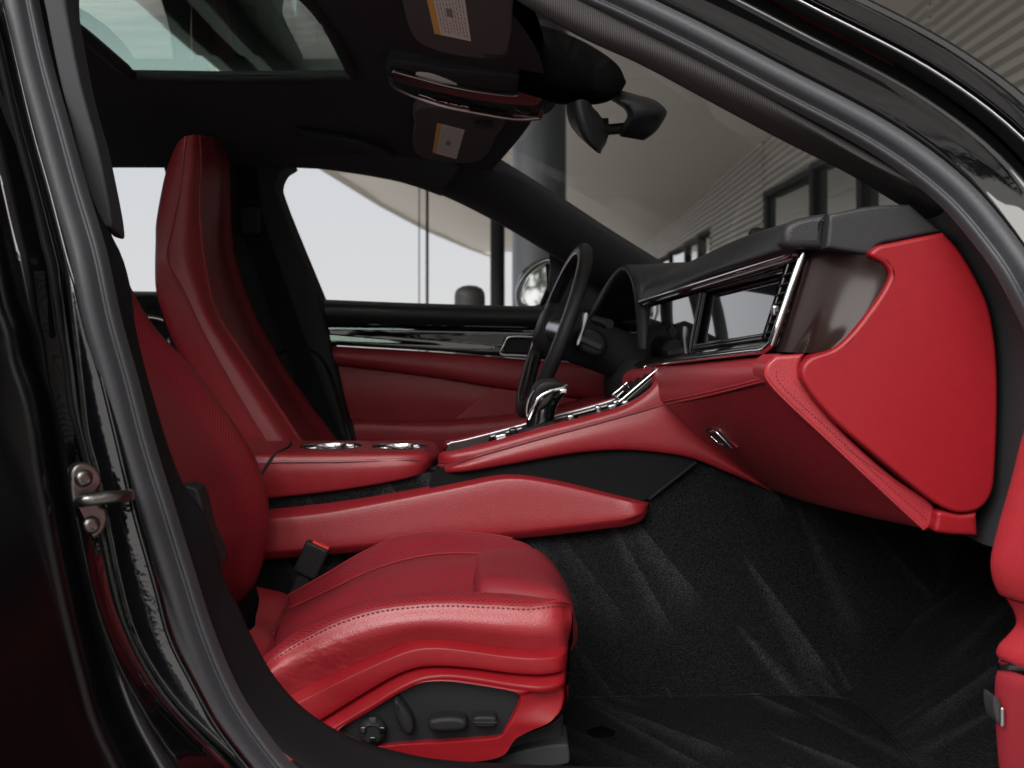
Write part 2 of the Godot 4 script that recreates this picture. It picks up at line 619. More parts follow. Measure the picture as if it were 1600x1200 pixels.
func surroundings() -> void:
	var g := Geo.new()
	var row0 := PackedVector3Array()
	var row1 := PackedVector3Array()
	for i in 9:
		row0.append(Vector3(-160 + 40 * i, 0, -160)); row1.append(Vector3(-160 + 40 * i, 0, 160))
	grid(g, [row1, row0])
	structure(part(self, "ground", g, M.ground_concrete), "pale concrete forecourt under and around the car")
	# the clad wall in front of the car: it runs straight away from the viewer
	var wall := group(self, "clad_building")
	tag(wall, "building wall of grey horizontal ribbed cladding with tall windows, seen through windscreen", "building")
	var xw := 3.6
	var k := 0.045
	var wx := func(d: float) -> float: return xw + k * d
	var spans := [[-4.0, 10.5, 0.0, 4.1], [10.5, 19.2, 3.15, 4.1], [19.2, 26.0, 0.0, 4.1], [26.0, 41.0, 3.15, 4.1], [41.0, 60.0, 0.0, 4.1]]
	for s in spans:
		var d0: float = s[0]
		var d1: float = s[1]
		var prof := []
		var y: float = s[2]
		while y < s[3] - 0.01:
			for q in [[0.0, 0.0], [0.03, -0.05], [0.075, -0.05], [0.082, 0.0]]:
				prof.append(Vector2(y + q[0], q[1]))
			y += 0.125
		var a := PackedVector3Array()
		var b := PackedVector3Array()
		for p in prof:
			a.append(Vector3(wx.call(d0) + p.y, p.x, ZC - d0)); b.append(Vector3(wx.call(d1) + p.y, p.x, ZC - d1))
		g = Geo.new()
		grid(g, [a, b])
		part(wall, "cladding_panel", g, M.cladding, "", 0.95)
		box_at(wall, "wall_core", Vector3(wx.call((d0 + d1) / 2) + 0.35, (s[2] + s[3]) / 2, ZC - (d0 + d1) / 2), Vector3(0.6, s[3] - s[2], d1 - d0), M.cladding, 0.01, Basis(Vector3.UP, -k))
	for s in [[10.5, 19.2, [10.6, 13.1, 15.6, 19.1]], [26.0, 41.0, [26.1, 28.5, 31.5, 36.0, 40.9]]]:
		var posts: Array = s[2]
		for i in posts.size():
			box_at(wall, "mullion", Vector3(wx.call(posts[i]) + 0.1, 1.58, ZC - posts[i]), Vector3(0.24, 3.14, 0.2), M.dark_metal, 0.01)
			if i > 0:
				var d: float = (posts[i] + posts[i - 1]) / 2
				var w: float = posts[i] - posts[i - 1] - 0.21
				var win := group(wall, "window")
				box_at(win, "pane", Vector3(wx.call(d) + 0.16, 1.6, ZC - d), Vector3(0.03, 2.9, w), M.window_glass, 0.004)
				box_at(win, "sill", Vector3(wx.call(d) + 0.1, 0.08, ZC - d), Vector3(0.2, 0.14, w), M.dark_metal, 0.01)
				box_at(win, "head", Vector3(wx.call(d) + 0.1, 3.1, ZC - d), Vector3(0.2, 0.1, w), M.dark_metal, 0.01)
	# the canopy overhead: a white soffit of wide panels, its edge a long curve, dark bays with openings over the car
	var roof_node := group(self, "canopy")
	tag(roof_node, "white panelled canopy overhead with a long curved edge", "canopy")
	var yc := 4.06
	var edge := [Vector2(-4.4, 9.5), Vector2(-4.3, -7.2), Vector2(-3.25, -7.4), Vector2(-3.25, -13.0), Vector2(-3.87, -13.4), Vector2(-3.85, -20.5), Vector2(-3.5, -28), Vector2(-2.9, -36), Vector2(-1.9, -45), Vector2(-0.4, -56)]
	var zs := [1.6, 0.6, -1.4, -3.4, -5.4, -7.4]
	for i in 9: zs.append(-13.2 - i * 4.5)
	for i in zs.size() - 1:
		var za: float = zs[i]
		var zb: float = zs[i + 1] + 0.05
		for j in 2:
			var xm := 0.6
			var o: PackedVector3Array
			if j == 0:
				o = PackedVector3Array([Vector3(edge_x(edge, za - 0.3), yc, za), Vector3(xm - 0.02, yc, za), Vector3(xm - 0.02, yc, zb), Vector3(edge_x(edge, zb + 0.3), yc, zb)])
				if i == 5:   # dark bay with a wedge-shaped opening
					o = PackedVector3Array([Vector3(-3.25, yc, za), Vector3(-2.25, yc, za), Vector3(-2.38, yc, -10.9), Vector3(-1.82, yc, -11.1), Vector3(-1.72, yc, za), Vector3(xm - 0.02, yc, za), Vector3(xm - 0.02, yc, zb), Vector3(-3.25, yc, zb)])
			else: o = PackedVector3Array([Vector3(xm + 0.02, yc, za), Vector3(wx.call(ZC - za) + 0.3, yc, za), Vector3(wx.call(ZC - zb) + 0.3, yc, zb), Vector3(xm + 0.02, yc, zb)])
			g = Geo.new()
			plate(g, o, Vector3.DOWN, 0.3, 0.006, 1)
			part(roof_node, "soffit_panel", g, M.soffit_dark if j == 0 and i == 5 else M.soffit_white)
	# fascia along the curved edge
	var lo := PackedVector3Array()
	var hi := PackedVector3Array()
	for i in 40:
		var z := -13.6 - 40.0 * i / 39.0
		lo.append(Vector3(edge_x(edge, z) - 0.02, yc - 0.12, z)); hi.append(Vector3(edge_x(edge, z) - 0.3, yc + 0.5, z))
	g = Geo.new()
	loft(g, [shift(lo, Vector3(0.1, 0.1, 0)), lo, lo, hi], 40, 3)
	part(roof_node, "fascia", g, M.soffit_white)
	for bx in [-3.2, -2.75]:
		g = Geo.new()
		rbox(g, Vector3(bx, yc - 0.16, -10.3), Vector3(0.16, 0.3, 5.6), 0.01)
		part(roof_node, "beam", g, M.soffit_dark)
	var rn := RandomNumberGenerator.new()
	rn.seed = 4
	for i in 9: hedge_tree(-11.0 + i * 2.5 + rn.randf() * 0.8, 12.5 + rn.randf() * 1.5, rn.randf_range(2.0, 2.9), 20 + i, ["first", "second", "third", "fourth", "fifth", "sixth", "seventh", "eighth", "ninth"][i] + " leafy green tree from the left across the forecourt behind the viewer")
	# columns, bollard and poles
	pillar("round_column", Vector3(0.29, 0, -10.6), 0.29, 4.06, M.column_paint, "thick grey round column holding up the canopy", "column")
	pillar("slim_post", Vector3(-0.3, 0, -21.5), 0.15, 4.06, M.dark_metal, "slim dark post left of the thick grey column", "post")
	var b := group(self, "bollard")
	tag(b, "dark round topped bollard beyond the driver window", "bollard")
	g = Geo.new()
	var c := at(734, 500, -5.2)
	lathe(g, [0.088, 0, 0.088, 1.05, 0.084, 1.08, 0.07, 1.1, 0.04, 1.115, 0.0, 1.12], Vector3(c.x, 0, c.z), Basis.IDENTITY, 28)
	part(b, "post", g, M.bollard_paint)
	g = Geo.new()
	lathe(g, [0.0, 0.06, 0.12, 0.05, 0.125, 0.0], Vector3(c.x, 0, c.z), Basis.IDENTITY, 28)
	part(b, "base_ring", g, M.bollard_paint)
	pillar("lamp_pole", at(655, 500, -24) * Vector3(1, 0, 1), 0.014, 4.0, M.dark_metal, "thin grey pole, the left one of two in the driver window", "pole")
	pillar("lamp_pole", at(667.5, 500, -24) * Vector3(1, 0, 1), 0.034, 4.0, M.dark_metal, "thicker dark pole, the right one of two in the driver window", "pole")

func hedge_tree(x: float, z: float, h: float, seed_: int, label: String) -> void:
	# trees across the forecourt, behind the viewer: the black paint mirrors them
	var o := group(self, "hedge_tree")
	tag(o, label, "tree", "trees behind the viewer across the forecourt")
	var rng := RandomNumberGenerator.new()
	rng.seed = seed_
	var g := Geo.new()
	tube(g, res(PackedVector3Array([Vector3(x, 0, z), Vector3(x + 0.05, h * 0.3, z), Vector3(x - 0.05, h * 0.75, z)]), 8), 0.11, 8, false, 0.11, Vector3.BACK, 0.4)
	part(o, "trunk", g, M.bark)
	g = Geo.new()
	for k in 26:
		var c := Vector3(x + rng.randfn(0, 0.75), h * 0.35 + rng.randf() * h * 0.6, z + rng.randfn(0, 0.6))
		for i in 55:
			var p := c + Vector3(rng.randfn(0, 0.3), rng.randfn(0, 0.28), rng.randfn(0, 0.3))
			var a := Vector3(rng.randfn(), rng.randfn(), rng.randfn()).normalized() * 0.11
			var b := a.cross(Vector3(rng.randfn(), rng.randfn(), rng.randfn())).normalized() * 0.07
			var n := g.v.size()
			g.v.append_array(PackedVector3Array([p - a, p + b, p + a, p - b]))
			g.t.append_array(PackedInt32Array([n, n + 1, n + 2, n, n + 2, n + 3]))
	part(o, "crown", g, M.leaf)

func edge_x(e: Array, z: float) -> float:
	for i in e.size() - 1:
		if z <= e[i].y and z >= e[i + 1].y: return lerpf(e[i].x, e[i + 1].x, (z - e[i].y) / (e[i + 1].y - e[i].y))
	return e[0].x if z > e[0].y else e[e.size() - 1].x

func pillar(called: String, at_: Vector3, r: float, h: float, m: Material, label: String, category: String) -> void:
	var o := group(self, called)
	tag(o, label, category)
	var g := Geo.new()
	lathe(g, [r, 0, r, h], at_, Basis.IDENTITY, 40)
	part(o, "shaft", g, m)
	g = Geo.new()
	lathe(g, [r * 1.25, 0, r * 1.25, 0.03, r * 1.0, 0.05], at_, Basis.IDENTITY, 40)
	part(o, "foot", g, m)

# ---------------------------------------------------------------- the car's shell on the far side, rear and front
func shell() -> void:
	# far B pillar
	var g := Geo.new()
	panel(g, [255, 225, 400, 228, 452, 256, 437, 268, 429, 288, 433, 305, 498, 466, 498, 466, 520, 560, 556, 700, 600, 790, 600, 790, 300, 790, 300, 790, 270, 560, 246, 460, 262, 300], -1.47, 0.1, 0.008)
	part(car, "driver_pillar_trim", g, M.soft_black, "dark pillar trim behind the driver seat")
	g = Geo.new()
	tube(g, res(p3([385, 262, -1.44, 392, 330, -1.44, 420, 420, -1.42, 470, 560, -1.40, 520, 700, -1.38]), 20), 0.024, 8, false, 0.0015, Vector3(0.3, 0, 1))
	part(car, "seat_belt", g, M.seat_belt)
	g = Geo.new()
	rbox(g, at(392, 345, -1.43), Vector3(0.05, 0.07, 0.02), 0.008)
	part(car, "belt_guide", g, M.black_plastic)
	# lower pillar panel with a rounded top, behind the seat
	g = Geo.new()
	panel(g, [425, 560, 470, 545, 500, 560, 545, 690, 560, 760, 430, 760], -1.43, 0.05, 0.008)
	part(car, "pillar_foot_trim", g, M.black_plastic)
	# rear door on the driver side: belt, glass and panel
	g = Geo.new()
	loft(g, [px([-700, 452, -200, 452, 120, 454, 275, 456], -1.56), px([-700, 462, -200, 462, 120, 463, 275, 464], -1.5), px([-700, 484, -200, 484, 120, 484, 275, 484], -1.5)], 16, 4)
	part(car, "rear_door_belt", g, M.black_plastic)
	g = Geo.new()
	panel(g, [-700, 484, 275, 484, 275, 484, 330, 800, 330, 800, -700, 800], -1.505, 0.06, 0.004, 2)
	part(car, "rear_door_panel", g, M.soft_black)
	g = Geo.new()
	tube(g, res(px([215, 497, 240, 497, 262, 505, 268, 528, 262, 540], -1.49), 18), 0.008, 8, false, 0.005)
	part(car, "rear_door_handle", g, M.satin_metal)
	g = Geo.new()
	panel(g, [-700, 250, 265, 250, 280, 470, -700, 470], -1.57, 0.005, 0.001, 2)
	part(car, "rear_side_glass", g, M.side_glass)
	# rear window pillar, rear bulkhead
	g = Geo.new()
	panel(g, [-420, 200, -120, 230, -40, 260, -60, 330, -110, 460, -420, 480], -1.52, 0.08, 0.01, 4)
	part(car, "rear_pillar_trim", g, M.soft_black)
	g = Geo.new()
	rbox(g, W(-2.35, -0.28, -0.78), Vector3(0.1, 0.75, 1.7), 0.01)
	part(car, "rear_bulkhead", g, M.soft_black)
	# near rear side: the rear door, closed, with its glass
	g = Geo.new()
	panel(g, [-2900, 420, -320, 440, -110, 470, -110, 470, 60, 1240, 60, 1240, -2900, 1400, -2900, 1400], 0.03, 0.12, 0.01, 2)
	part(car, "rear_door_inner", g, M.soft_black)
	g = Geo.new()
	loft(g, [px([-2900, 430, -320, 440, -110, 470], -0.0), px([-2900, 20, -320, -60, -160, -80], -0.16)], 12, 2)
	part(car, "rear_door_glass", g, M.side_glass)
	# far rear seat backs, low behind the front seats
	g = Geo.new()
	solid(g, [px([-260, 430, -190, 440, -120, 480, 60, 700, 100, 780], -1.45), px([-330, 430, -280, 440, -210, 480, -50, 700, 0, 780], -1.45), px([-330, 430, -280, 440, -210, 480, -50, 700, 0, 780], -0.95), px([-260, 430, -190, 440, -120, 480, 60, 700, 100, 780], -0.95)], 14, 2)
	part(car, "rear_seat", g, M.red_leather)

func roof_y(x: float, z: float) -> float:
	var y := 0.49 - (0.132 if z < -0.8 else 0.08) * pow((z + 0.8) / 0.67, 2)
	if x > -0.3: y -= 0.1 * pow((x + 0.3) / 0.36, 0.8) * (1.0 - 0.62 * pow((z + 0.8) / 0.67, 2))
	if x < -1.0: y -= 0.12 * pow((-1.0 - x) / 1.2, 2)
	return y

func header_x(z: float) -> float:
	return 0.055 - 0.10 * pow((z + 0.8) / 0.62, 2)

func roof() -> void:
	var node := group(car, "roof", "dark headliner with a tinted glass sunroof")
	var xs := [-2.3, -2.0, -1.7, -1.4, -1.2, -1.0, -0.85, -0.735, -0.62, -0.51, -0.4, -0.305]
	var zn := []
	for i in 25: zn.append(lerpf(-1.48, -0.18, i / 24.0))
	for s in 2:
		var g := Geo.new()
		for c in range(0, 20):
			for i in 24:
				var a: float
				var b: float
				var q := []
				var z0: float = zn[i]
				var z1: float = zn[i + 1]
				for zz in [z0, z1]:
					if c < 11: q.append([xs[c], xs[c + 1]])
					else: q.append([lerpf(-0.305, header_x(zz), (c - 11) / 9.0), lerpf(-0.305, header_x(zz), (c - 10) / 9.0)])
				if c >= 7 and c < 11 and z0 > -1.06 and z1 < -0.4: continue
				if s == 1 and c >= 6 and c < 13 and z0 > -1.4 and z1 < -0.3: continue
				var up := 0.0 if s == 0 else 0.05
				var v := g.v.size()
				for e in 2:
					for f in 2:
						var x: float = q[e][f]
						var z := z0 if e == 0 else z1
						g.v.append(W(x, roof_y(x, z) + up, z))
				g.t.append_array(PackedInt32Array([v, v + 1, v + 2, v + 2, v + 1, v + 3]))
		weld(g)
		part(node, "headliner" if s == 0 else "roof_skin", g, M.headliner_fabric if s == 0 else M.black_paint)
	# sunroof frame and glass
	var ring := PackedVector3Array()
	for p in [Vector2(-0.735, -1.055), Vector2(-0.735, -1.055), Vector2(-0.52, -1.062), Vector2(-0.305, -1.055), Vector2(-0.305, -1.055), Vector2(-0.305, -0.72), Vector2(-0.305, -0.395), Vector2(-0.305, -0.395), Vector2(-0.52, -0.39), Vector2(-0.735, -0.395), Vector2(-0.735, -0.395), Vector2(-0.735, -0.72)]:
		ring.append(W(p.x, roof_y(p.x, p.y) + 0.002, p.y))
	var rs := spline(ring, 8, true)
	var gf := Geo.new()
	tube(gf, rs, 0.012, 8, true, 0.012)
	part(node, "sunroof_frame", gf, M.soft_black)
	gf = Geo.new()
	# inner jamb of the opening up to the glass
	grid(gf, [rs, shift(rs, Vector3(0, 0.014, 0))], true)
	part(node, "sunroof_jamb", gf, M.grey_trim)
	gf = Geo.new()
	var rows := []
	for i in 9:
		var row := PackedVector3Array()
		for j in 9:
			var x := lerpf(-0.74, -0.30, i / 8.0)
			var z := lerpf(-1.065, -0.385, j / 8.0)
			row.append(W(x, roof_y(x, z) + 0.012, z))
		rows.append(row)
	var low := []
	for row in rows: low.append(shift(row, Vector3(0, 0.006, 0)))
	grid(gf, low)
	var under := rows.duplicate()
	under.reverse()
	grid(gf, under)
	var rim_a := PackedVector3Array()
	for i in 9: rim_a.append(rows[i][0])
	for j in range(1, 9): rim_a.append(rows[8][j])
	for i in range(7, -1, -1): rim_a.append(rows[i][8])
	for j in range(7, 0, -1): rim_a.append(rows[0][j])
	grid(gf, [shift(rim_a, Vector3(0, 0.006, 0)), rim_a], true)
	weld(gf)
	part(node, "sunroof_glass", gf, M.roof_glass)
	# side rail trim above the driver window, with grab handle
	gf = Geo.new()
	loft(gf, [p3([-400, 235, -1.40, 100, 225, -1.40, 300, 215, -1.40, 480, 218, -1.40, 640, 235, -1.40, 720, 260, -1.40]), p3([-400, 255, -1.455, 100, 252, -1.455, 300, 246, -1.455, 440, 256, -1.455, 509, 258, -1.455, 619, 275, -1.455, 690, 300, -1.455]), p3([-400, 258, -1.5, 100, 256, -1.5, 300, 250, -1.5, 440, 260, -1.5, 509, 263, -1.5, 619, 281, -1.5, 690, 305, -1.5]), p3([-400, 200, -1.56, 100, 200, -1.56, 300, 200, -1.56, 440, 205, -1.56, 509, 206, -1.56, 619, 225, -1.56, 690, 250, -1.56])], 30, 4)
	part(node, "roof_side_rail", gf, M.headliner_fabric)
	gf = Geo.new()
	tube(gf, res(p3([462, 196, -1.33, 470, 205, -1.30, 490, 210, -1.285, 540, 218, -1.28, 590, 232, -1.285, 606, 240, -1.30, 608, 240, -1.33]), 24), 0.011, 8, false, 0.014)
	part(node, "grab_handle", gf, M.soft_black)
	# near roof side, above the door opening
	gf = Geo.new()
	var n0 := PackedVector3Array()
	var n1 := PackedVector3Array()
	var n2 := PackedVector3Array()
	for i in 12:
		var x := lerpf(-2.2, 0.02, i / 11.0)
		n0.append(W(x, roof_y(x, -0.19) + 0.004, -0.19)); n1.append(W(x, roof_y(x, -0.19) + 0.016, -0.165)); n2.append(W(x, roof_y(x, -0.19) + 0.06, -0.15))
	loft(gf, [n0, n1, n2], 24, 4)
	part(node, "near_side_rail", gf, M.headliner_fabric)

func weld(g: Geo) -> void:
	var seen := {}
	var nv := PackedVector3Array()
	var map := PackedInt32Array()
	for p in g.v:
		var key := Vector3i(p * 20000.0)
		if not seen.has(key):
			seen[key] = nv.size()
			nv.append(p)
		map.append(seen[key])
	for i in g.t.size(): g.t[i] = map[g.t[i]]
	g.v = nv

# ---------------------------------------------------------------- the door opening in front: seals, painted frame, pillars
func zl(v: float) -> float:
	return -0.13 * clampf((430.0 - v) / 430.0, 0.0, 1.3)

func pl(a: Array, dz: float) -> PackedVector3Array:
	var o := PackedVector3Array()
	for i in a.size() / 2: o.append(at(a[2 * i], a[2 * i + 1], zl(a[2 * i + 1]) + dz))
	return o

func plj(a: Array, dz: float) -> PackedVector3Array:
	# the painted jamb flares outwards towards the sill
	var o := PackedVector3Array()
	for i in a.size() / 2: o.append(at(a[2 * i], a[2 * i + 1], zl(a[2 * i + 1]) + dz + max(0.0, a[2 * i + 1] - 421.0) * 0.00009))
	return o

func sweep(g: Geo, path: PackedVector3Array, prof: Array, closed := false, k := 3) -> void:
	# prof: [outward, towards the viewer, ...] carried along a path that runs round the opening
	var n := path.size()
	var ctl := PackedVector3Array()
	for i in prof.size() / 2: ctl.append(Vector3(prof[2 * i], 0, prof[2 * i + 1]))
	var s := spline(ctl, k)
	var rows := []
	for i in n:
		var a := path[posmod(i - 1, n) if closed else max(i - 1, 0)]
		var c := path[(i + 1) % n if closed else min(i + 1, n - 1)]
		var t := (c - a).normalized()
		var out := Vector3(-t.y, t.x, 0).normalized() * -1.0
		var row := PackedVector3Array()
		for q in s: row.append(path[i] + out * q.x + Vector3(0, 0, q.z))
		rows.append(row)
	grid(g, rows, false, closed)

func door_opening() -> void:
	var loop_px := [27, 0, 48, 100, 75, 200, 102, 300, 131, 400, 152, 500, 180, 600, 206, 700, 237, 800, 268, 900, 300, 1000, 343, 1100, 385, 1165, 440, 1230, 540, 1300, 700, 1340, 1000, 1360, 1300, 1350, 1500, 1310, 1620, 1230, 1690, 1100, 1710, 900, 1700, 700, 1660, 560, 1600, 430, 1565, 378, 1495, 297, 1390, 217, 1215, 122, 1040, 31, 880, -40, 700, -95, 450, -135, 200, -140, 60, -110, 20, -50]
	var lp := res(pl(loop_px, 0.0), 220, true)
	var g := Geo.new()
	sweep(g, lp, [0.0155, -0.012, 0.0135, 0.002, 0.009, 0.0115, 0.002, 0.015, -0.004, 0.012, -0.0075, 0.004, -0.009, 0.0, -0.011, 0.0, -0.0135, 0.0035, -0.016, 0.002, -0.019, -0.012], true, 4)
	var seal := part(car, "weatherstrip", g, M.rubber, "black rubber seal round the passenger door opening")
	# painted frame, groove, bright strip and roof edge over the A pillar
	var up_px := [1700, 700, 1660, 560, 1600, 430, 1565, 378, 1495, 297, 1390, 217, 1215, 122, 1040, 31, 880, -40, 700, -95, 450, -135, 200, -140]
	var up := res(pl(up_px, 0.0), 80)
	g = Geo.new()
	sweep(g, up, [0.0145, -0.02, 0.016, -0.009, 0.019, -0.005, 0.024, -0.003, 0.038, 0.003, 0.050, 0.009, 0.0545, 0.006, 0.056, -0.03], false, 4)
	part(car, "door_frame_paint", g, M.black_paint, "gloss black painted frame over the windscreen pillar")
	g = Geo.new()
	sweep(g, up, [0.055, -0.03, 0.066, -0.034, 0.078, -0.03], false, 2)
	part(car, "frame_gutter", g, M.gutter_black)
	g = Geo.new()
	sweep(g, up, [0.0775, -0.02, 0.0785, 0.004, 0.081, 0.0075, 0.0835, 0.004, 0.0845, -0.02], false, 4)
	part(car, "bright_strip", g, M.satin_metal, "thin bright strip along the roof edge")
	g = Geo.new()
	sweep(g, up, [0.0845, -0.02, 0.086, 0.008, 0.090, 0.011, 0.106, 0.017, 0.112, 0.014, 0.116, -0.01, 0.115, -0.1, 0.04, -0.18], false, 4)
	part(car, "roof_edge", g, M.black_paint)
	# B pillar: painted jamb with a flat facet, rear door edge
	var fr := [5, 0, 28, 100, 52, 200, 80, 300, 106, 400, 112, 421, 147, 540, 182, 680, 210, 797, 245, 920, 266, 997, 301, 1067, 336, 1130, 376, 1184, 430, 1245, 520, 1310]
	var fl := [1, 0, 24, 100, 48, 200, 76, 300, 102, 400, 107, 421, 115, 480, 130, 596, 140, 680, 154, 732, 168, 797, 189, 902, 217, 997, 273, 1088, 350, 1165, 374, 1188, 428, 1252, 515, 1318]
	var rl := [-95, 0, -80, 100, -60, 200, -40, 300, -18, 400, 0, 480, 14, 519, 22, 565, 42, 625, 52, 673, 60, 732, 76, 816, 85, 864, 106, 962, 127, 1046, 151, 1130, 183, 1200, 215, 1260, 260, 1320]
	var FR := plj(fr, -0.004)
	var FL := plj(fl, -0.003)
	var RL := plj(rl, 0.10)
	g = Geo.new()
	loft(g, [plj(fr, -0.03), shift(FR, Vector3(0.002, 0, -0.006)), shift(FR, Vector3(0.001, 0, 0.002)), shift(FR, Vector3(-0.0025, 0, 0.002)), shift(FR, Vector3(-0.0035, 0, -0.001))], 90, 3)
	part(car, "jamb_lip", g, M.black_paint)
	g = Geo.new()
	loft(g, [shift(FR, Vector3(-0.003, 0, -0.001)), mix(FR, FL, 0.5, Vector3(0, 0, 0.0003)), FL, shift(FL, Vector3(-0.0015, 0, 0.001))], 90, 3)
	part(car, "jamb_facet", g, M.rough_paint)
	g = Geo.new()
	loft(g, [shift(FL, Vector3(-0.0012, 0, 0.0008)), shift(FL, Vector3(-0.004, 0, 0.004)), mix(FL, RL, 0.2, Vector3(0.004, 0, 0)), mix(FL, RL, 0.5, Vector3(0.012, 0, -0.008)), mix(FL, RL, 0.8, Vector3(0.010, 0, -0.008)), shift(RL, Vector3(-0.002, 0, -0.04))], 90, 4)
	part(car, "pillar_jamb", g, M.black_paint, "gloss black painted door jamb")
	g = Geo.new()
	var RS := plj([-95, 0, -20, 400, 60, 790, 200, 1235, 260, 1320], 0.10)
	loft(g, [shift(RL, Vector3(-0.001, 0, -0.06)), shift(RL, Vector3(0, 0, -0.012)), shift(RL, Vector3(-0.0015, 0, -0.004)), shift(RL, Vector3(-0.006, 0, 0)), shift(RS, Vector3(-0.014, 0, 0.035)), shift(RS, Vector3(-0.05, 0, 0.25)), shift(RS, Vector3(-0.09, 0, 0.5)), shift(RS, Vector3(-0.14, 0, 0.92))], 90, 4)
	part(car, "rear_door_skin", g, M.blurred_paint, "gloss black front edge of the rear door")
	# striker on the jamb
	var st := group(car, "door_striker", "metal door striker bolted to the black jamb")
	var zc := 0.092
	var tilt := Basis(Vector3.UP, 0.75) * Basis(Vector3.BACK, 0.16)
	var c0 := at(127, 783, zc)
	g = Geo.new()
	var o := PackedVector3Array()
	for q in [[0, 0.034], [0.011, 0.031], [0.017, 0.022], [0.0175, 0.012], [0.012, 0.006], [0.012, -0.006], [0.0175, -0.012], [0.017, -0.022], [0.011, -0.031], [0, -0.034], [-0.006, -0.03], [-0.0095, -0.015], [-0.0105, 0], [-0.0095, 0.015], [-0.006, 0.03]]:
		o.append(c0 + tilt * Vector3(q[0], q[1], 0.008))
	plate(g, spline(o, 4, true), tilt * Vector3.BACK, 0.012, 0.0025, 3)
	part(st, "plate", g, M.zinc)
	for s in [-1, 1]:
		g = Geo.new()
		lathe(g, [0.0078, 0, 0.0078, 0.002, 0.0062, 0.0045, 0.0042, 0.005, 0.0036, 0.003, 0.0, 0.003], c0 + tilt * Vector3(0.002, 0.021 * s, 0.008), tilt * Basis(Vector3.RIGHT, PI / 2), 20)
		part(st, "bolt", g, M.zinc)
	g = Geo.new()
	tube(g, res(PackedVector3Array([c0 + tilt * Vector3(-0.004, 0.002, 0.0), c0 + tilt * Vector3(-0.004, 0.002, 0.010), at(133, 782, 0.108), at(150, 780, 0.104), at(175, 777, 0.096), at(196, 775, 0.08), at(203, 774, 0.066), at(203, 773, 0.03)]), 30), 0.0056, 10)
	part(st, "loop", g, M.zinc)
	# inner pillar trim
	var e0 := [50, -60, 57, 0, 78, 100, 105, 200, 132, 300, 160, 400, 182, 500, 209, 600, 236, 700, 267, 800, 298, 900, 331, 1000, 372, 1090, 415, 1150, 470, 1195, 560, 1240, 716, 1270, 900, 1285, 1100, 1290]
	var e1 := [72, -60, 85, 0, 105, 100, 130, 200, 150, 300, 172, 362, 190, 400, 203, 450, 209, 500, 222, 560, 245, 641, 266, 708, 290, 765, 317, 800, 336, 850, 353, 916, 371, 948, 388, 986, 420, 1046, 455, 1091, 497, 1126, 560, 1161, 660, 1189, 716, 1197, 900, 1206, 1100, 1210]
	g = Geo.new()
	var E0 := pl(e0, -0.016)
	var E1 := pl(e1, -0.085)
	loft(g, [shift(E0, Vector3(-0.004, 0, -0.01)), E0, mix(E0, E1, 0.35, Vector3(0, 0, 0.014)), mix(E0, E1, 0.85, Vector3(0, 0, 0.008)), E1, shift(E1, Vector3(-0.012, -0.01, -0.04))], 90, 4)
	part(car, "pillar_inner_trim", g, M.trim_black, "matt black trim inside the door pillar and sill")
	g = Geo.new()
	panel(g, [58, -80, 94, -80, 102, 0, 112, 60, 126, 130, 141, 186, 146, 203, 157, 250, 174, 344, 173, 354, 166, 354, 154, 348, 141, 318, 118, 225, 92, 120, 72, 20], -0.098, 0.04, 0.003, 4, 3, 0.25)
	part(car, "belt_height_cover", g, M.grey_trim, "grey sliding belt cover on the door pillar")
	g = Geo.new()
	panel(g, [272, 766, 280, 760, 302, 761, 309, 767, 326, 830, 345, 880, 330, 900, 300, 850], -0.10, 0.03, 0.003, 4, 3)
	part(car, "belt_outlet_cover", g, M.black_plastic)
	# near A pillar: fabric cover, then the leather-grained lower trim
	var a_lo := [640, -100, 760, -30, 830, 15, 910, 60, 1000, 101, 1105, 157, 1217, 217, 1330, 274, 1397, 315, 1462, 352]
	var a_hi := [790, -80, 900, -12, 1022, 58, 1142, 122, 1255, 193, 1367, 258, 1474, 309]
	var AL := px(a_lo, -0.16)
	var AH := pl(a_hi, -0.022)
	g = Geo.new()
	loft(g, [shift(AL, Vector3(0.02, 0.02, -0.02)), AL, mix(AL, AH, 0.12, Vector3(0, 0, 0.02)), mix(AL, AH, 0.5, Vector3(0, 0, 0.02)), AH, shift(AH, Vector3(0.01, 0.015, -0.02))], 60, 5)
	part(car, "pillar_cover", g, M.pillar_fabric, "dark woven cover on the windscreen pillar")
	var b_lo := [1464, 338, 1476, 362, 1500, 388, 1528, 435, 1548, 477, 1560, 533, 1564, 603, 1561, 720, 1556, 780, 1542, 825, 1536, 850]
	var b_hi := [1477, 312, 1515, 340, 1550, 385, 1585, 440, 1612, 510, 1632, 600, 1640, 700, 1640, 800, 1640, 870]
	var BL := px(b_lo, -0.09)
	var BH := pl(b_hi, -0.016)
	g = Geo.new()
	loft(g, [shift(BL, Vector3(0.0, 0, -0.06)), BL, mix(BL, BH, 0.15, Vector3(0, 0, 0.012)), mix(BL, BH, 0.6, Vector3(0, 0, 0.014)), BH, shift(BH, Vector3(0.01, 0.01, -0.03))], 60, 5)
	part(car, "pillar_lower_trim", g, M.black_leather, "black grained trim between dashboard end and door seal")
	# outer sill under the opening
	g = Geo.new()
	rbox(g, W(0.05, -0.60, 0.0), Vector3(1.7, 0.10, 0.16), 0.02)
	part(car, "door_sill", g, M.black_paint)

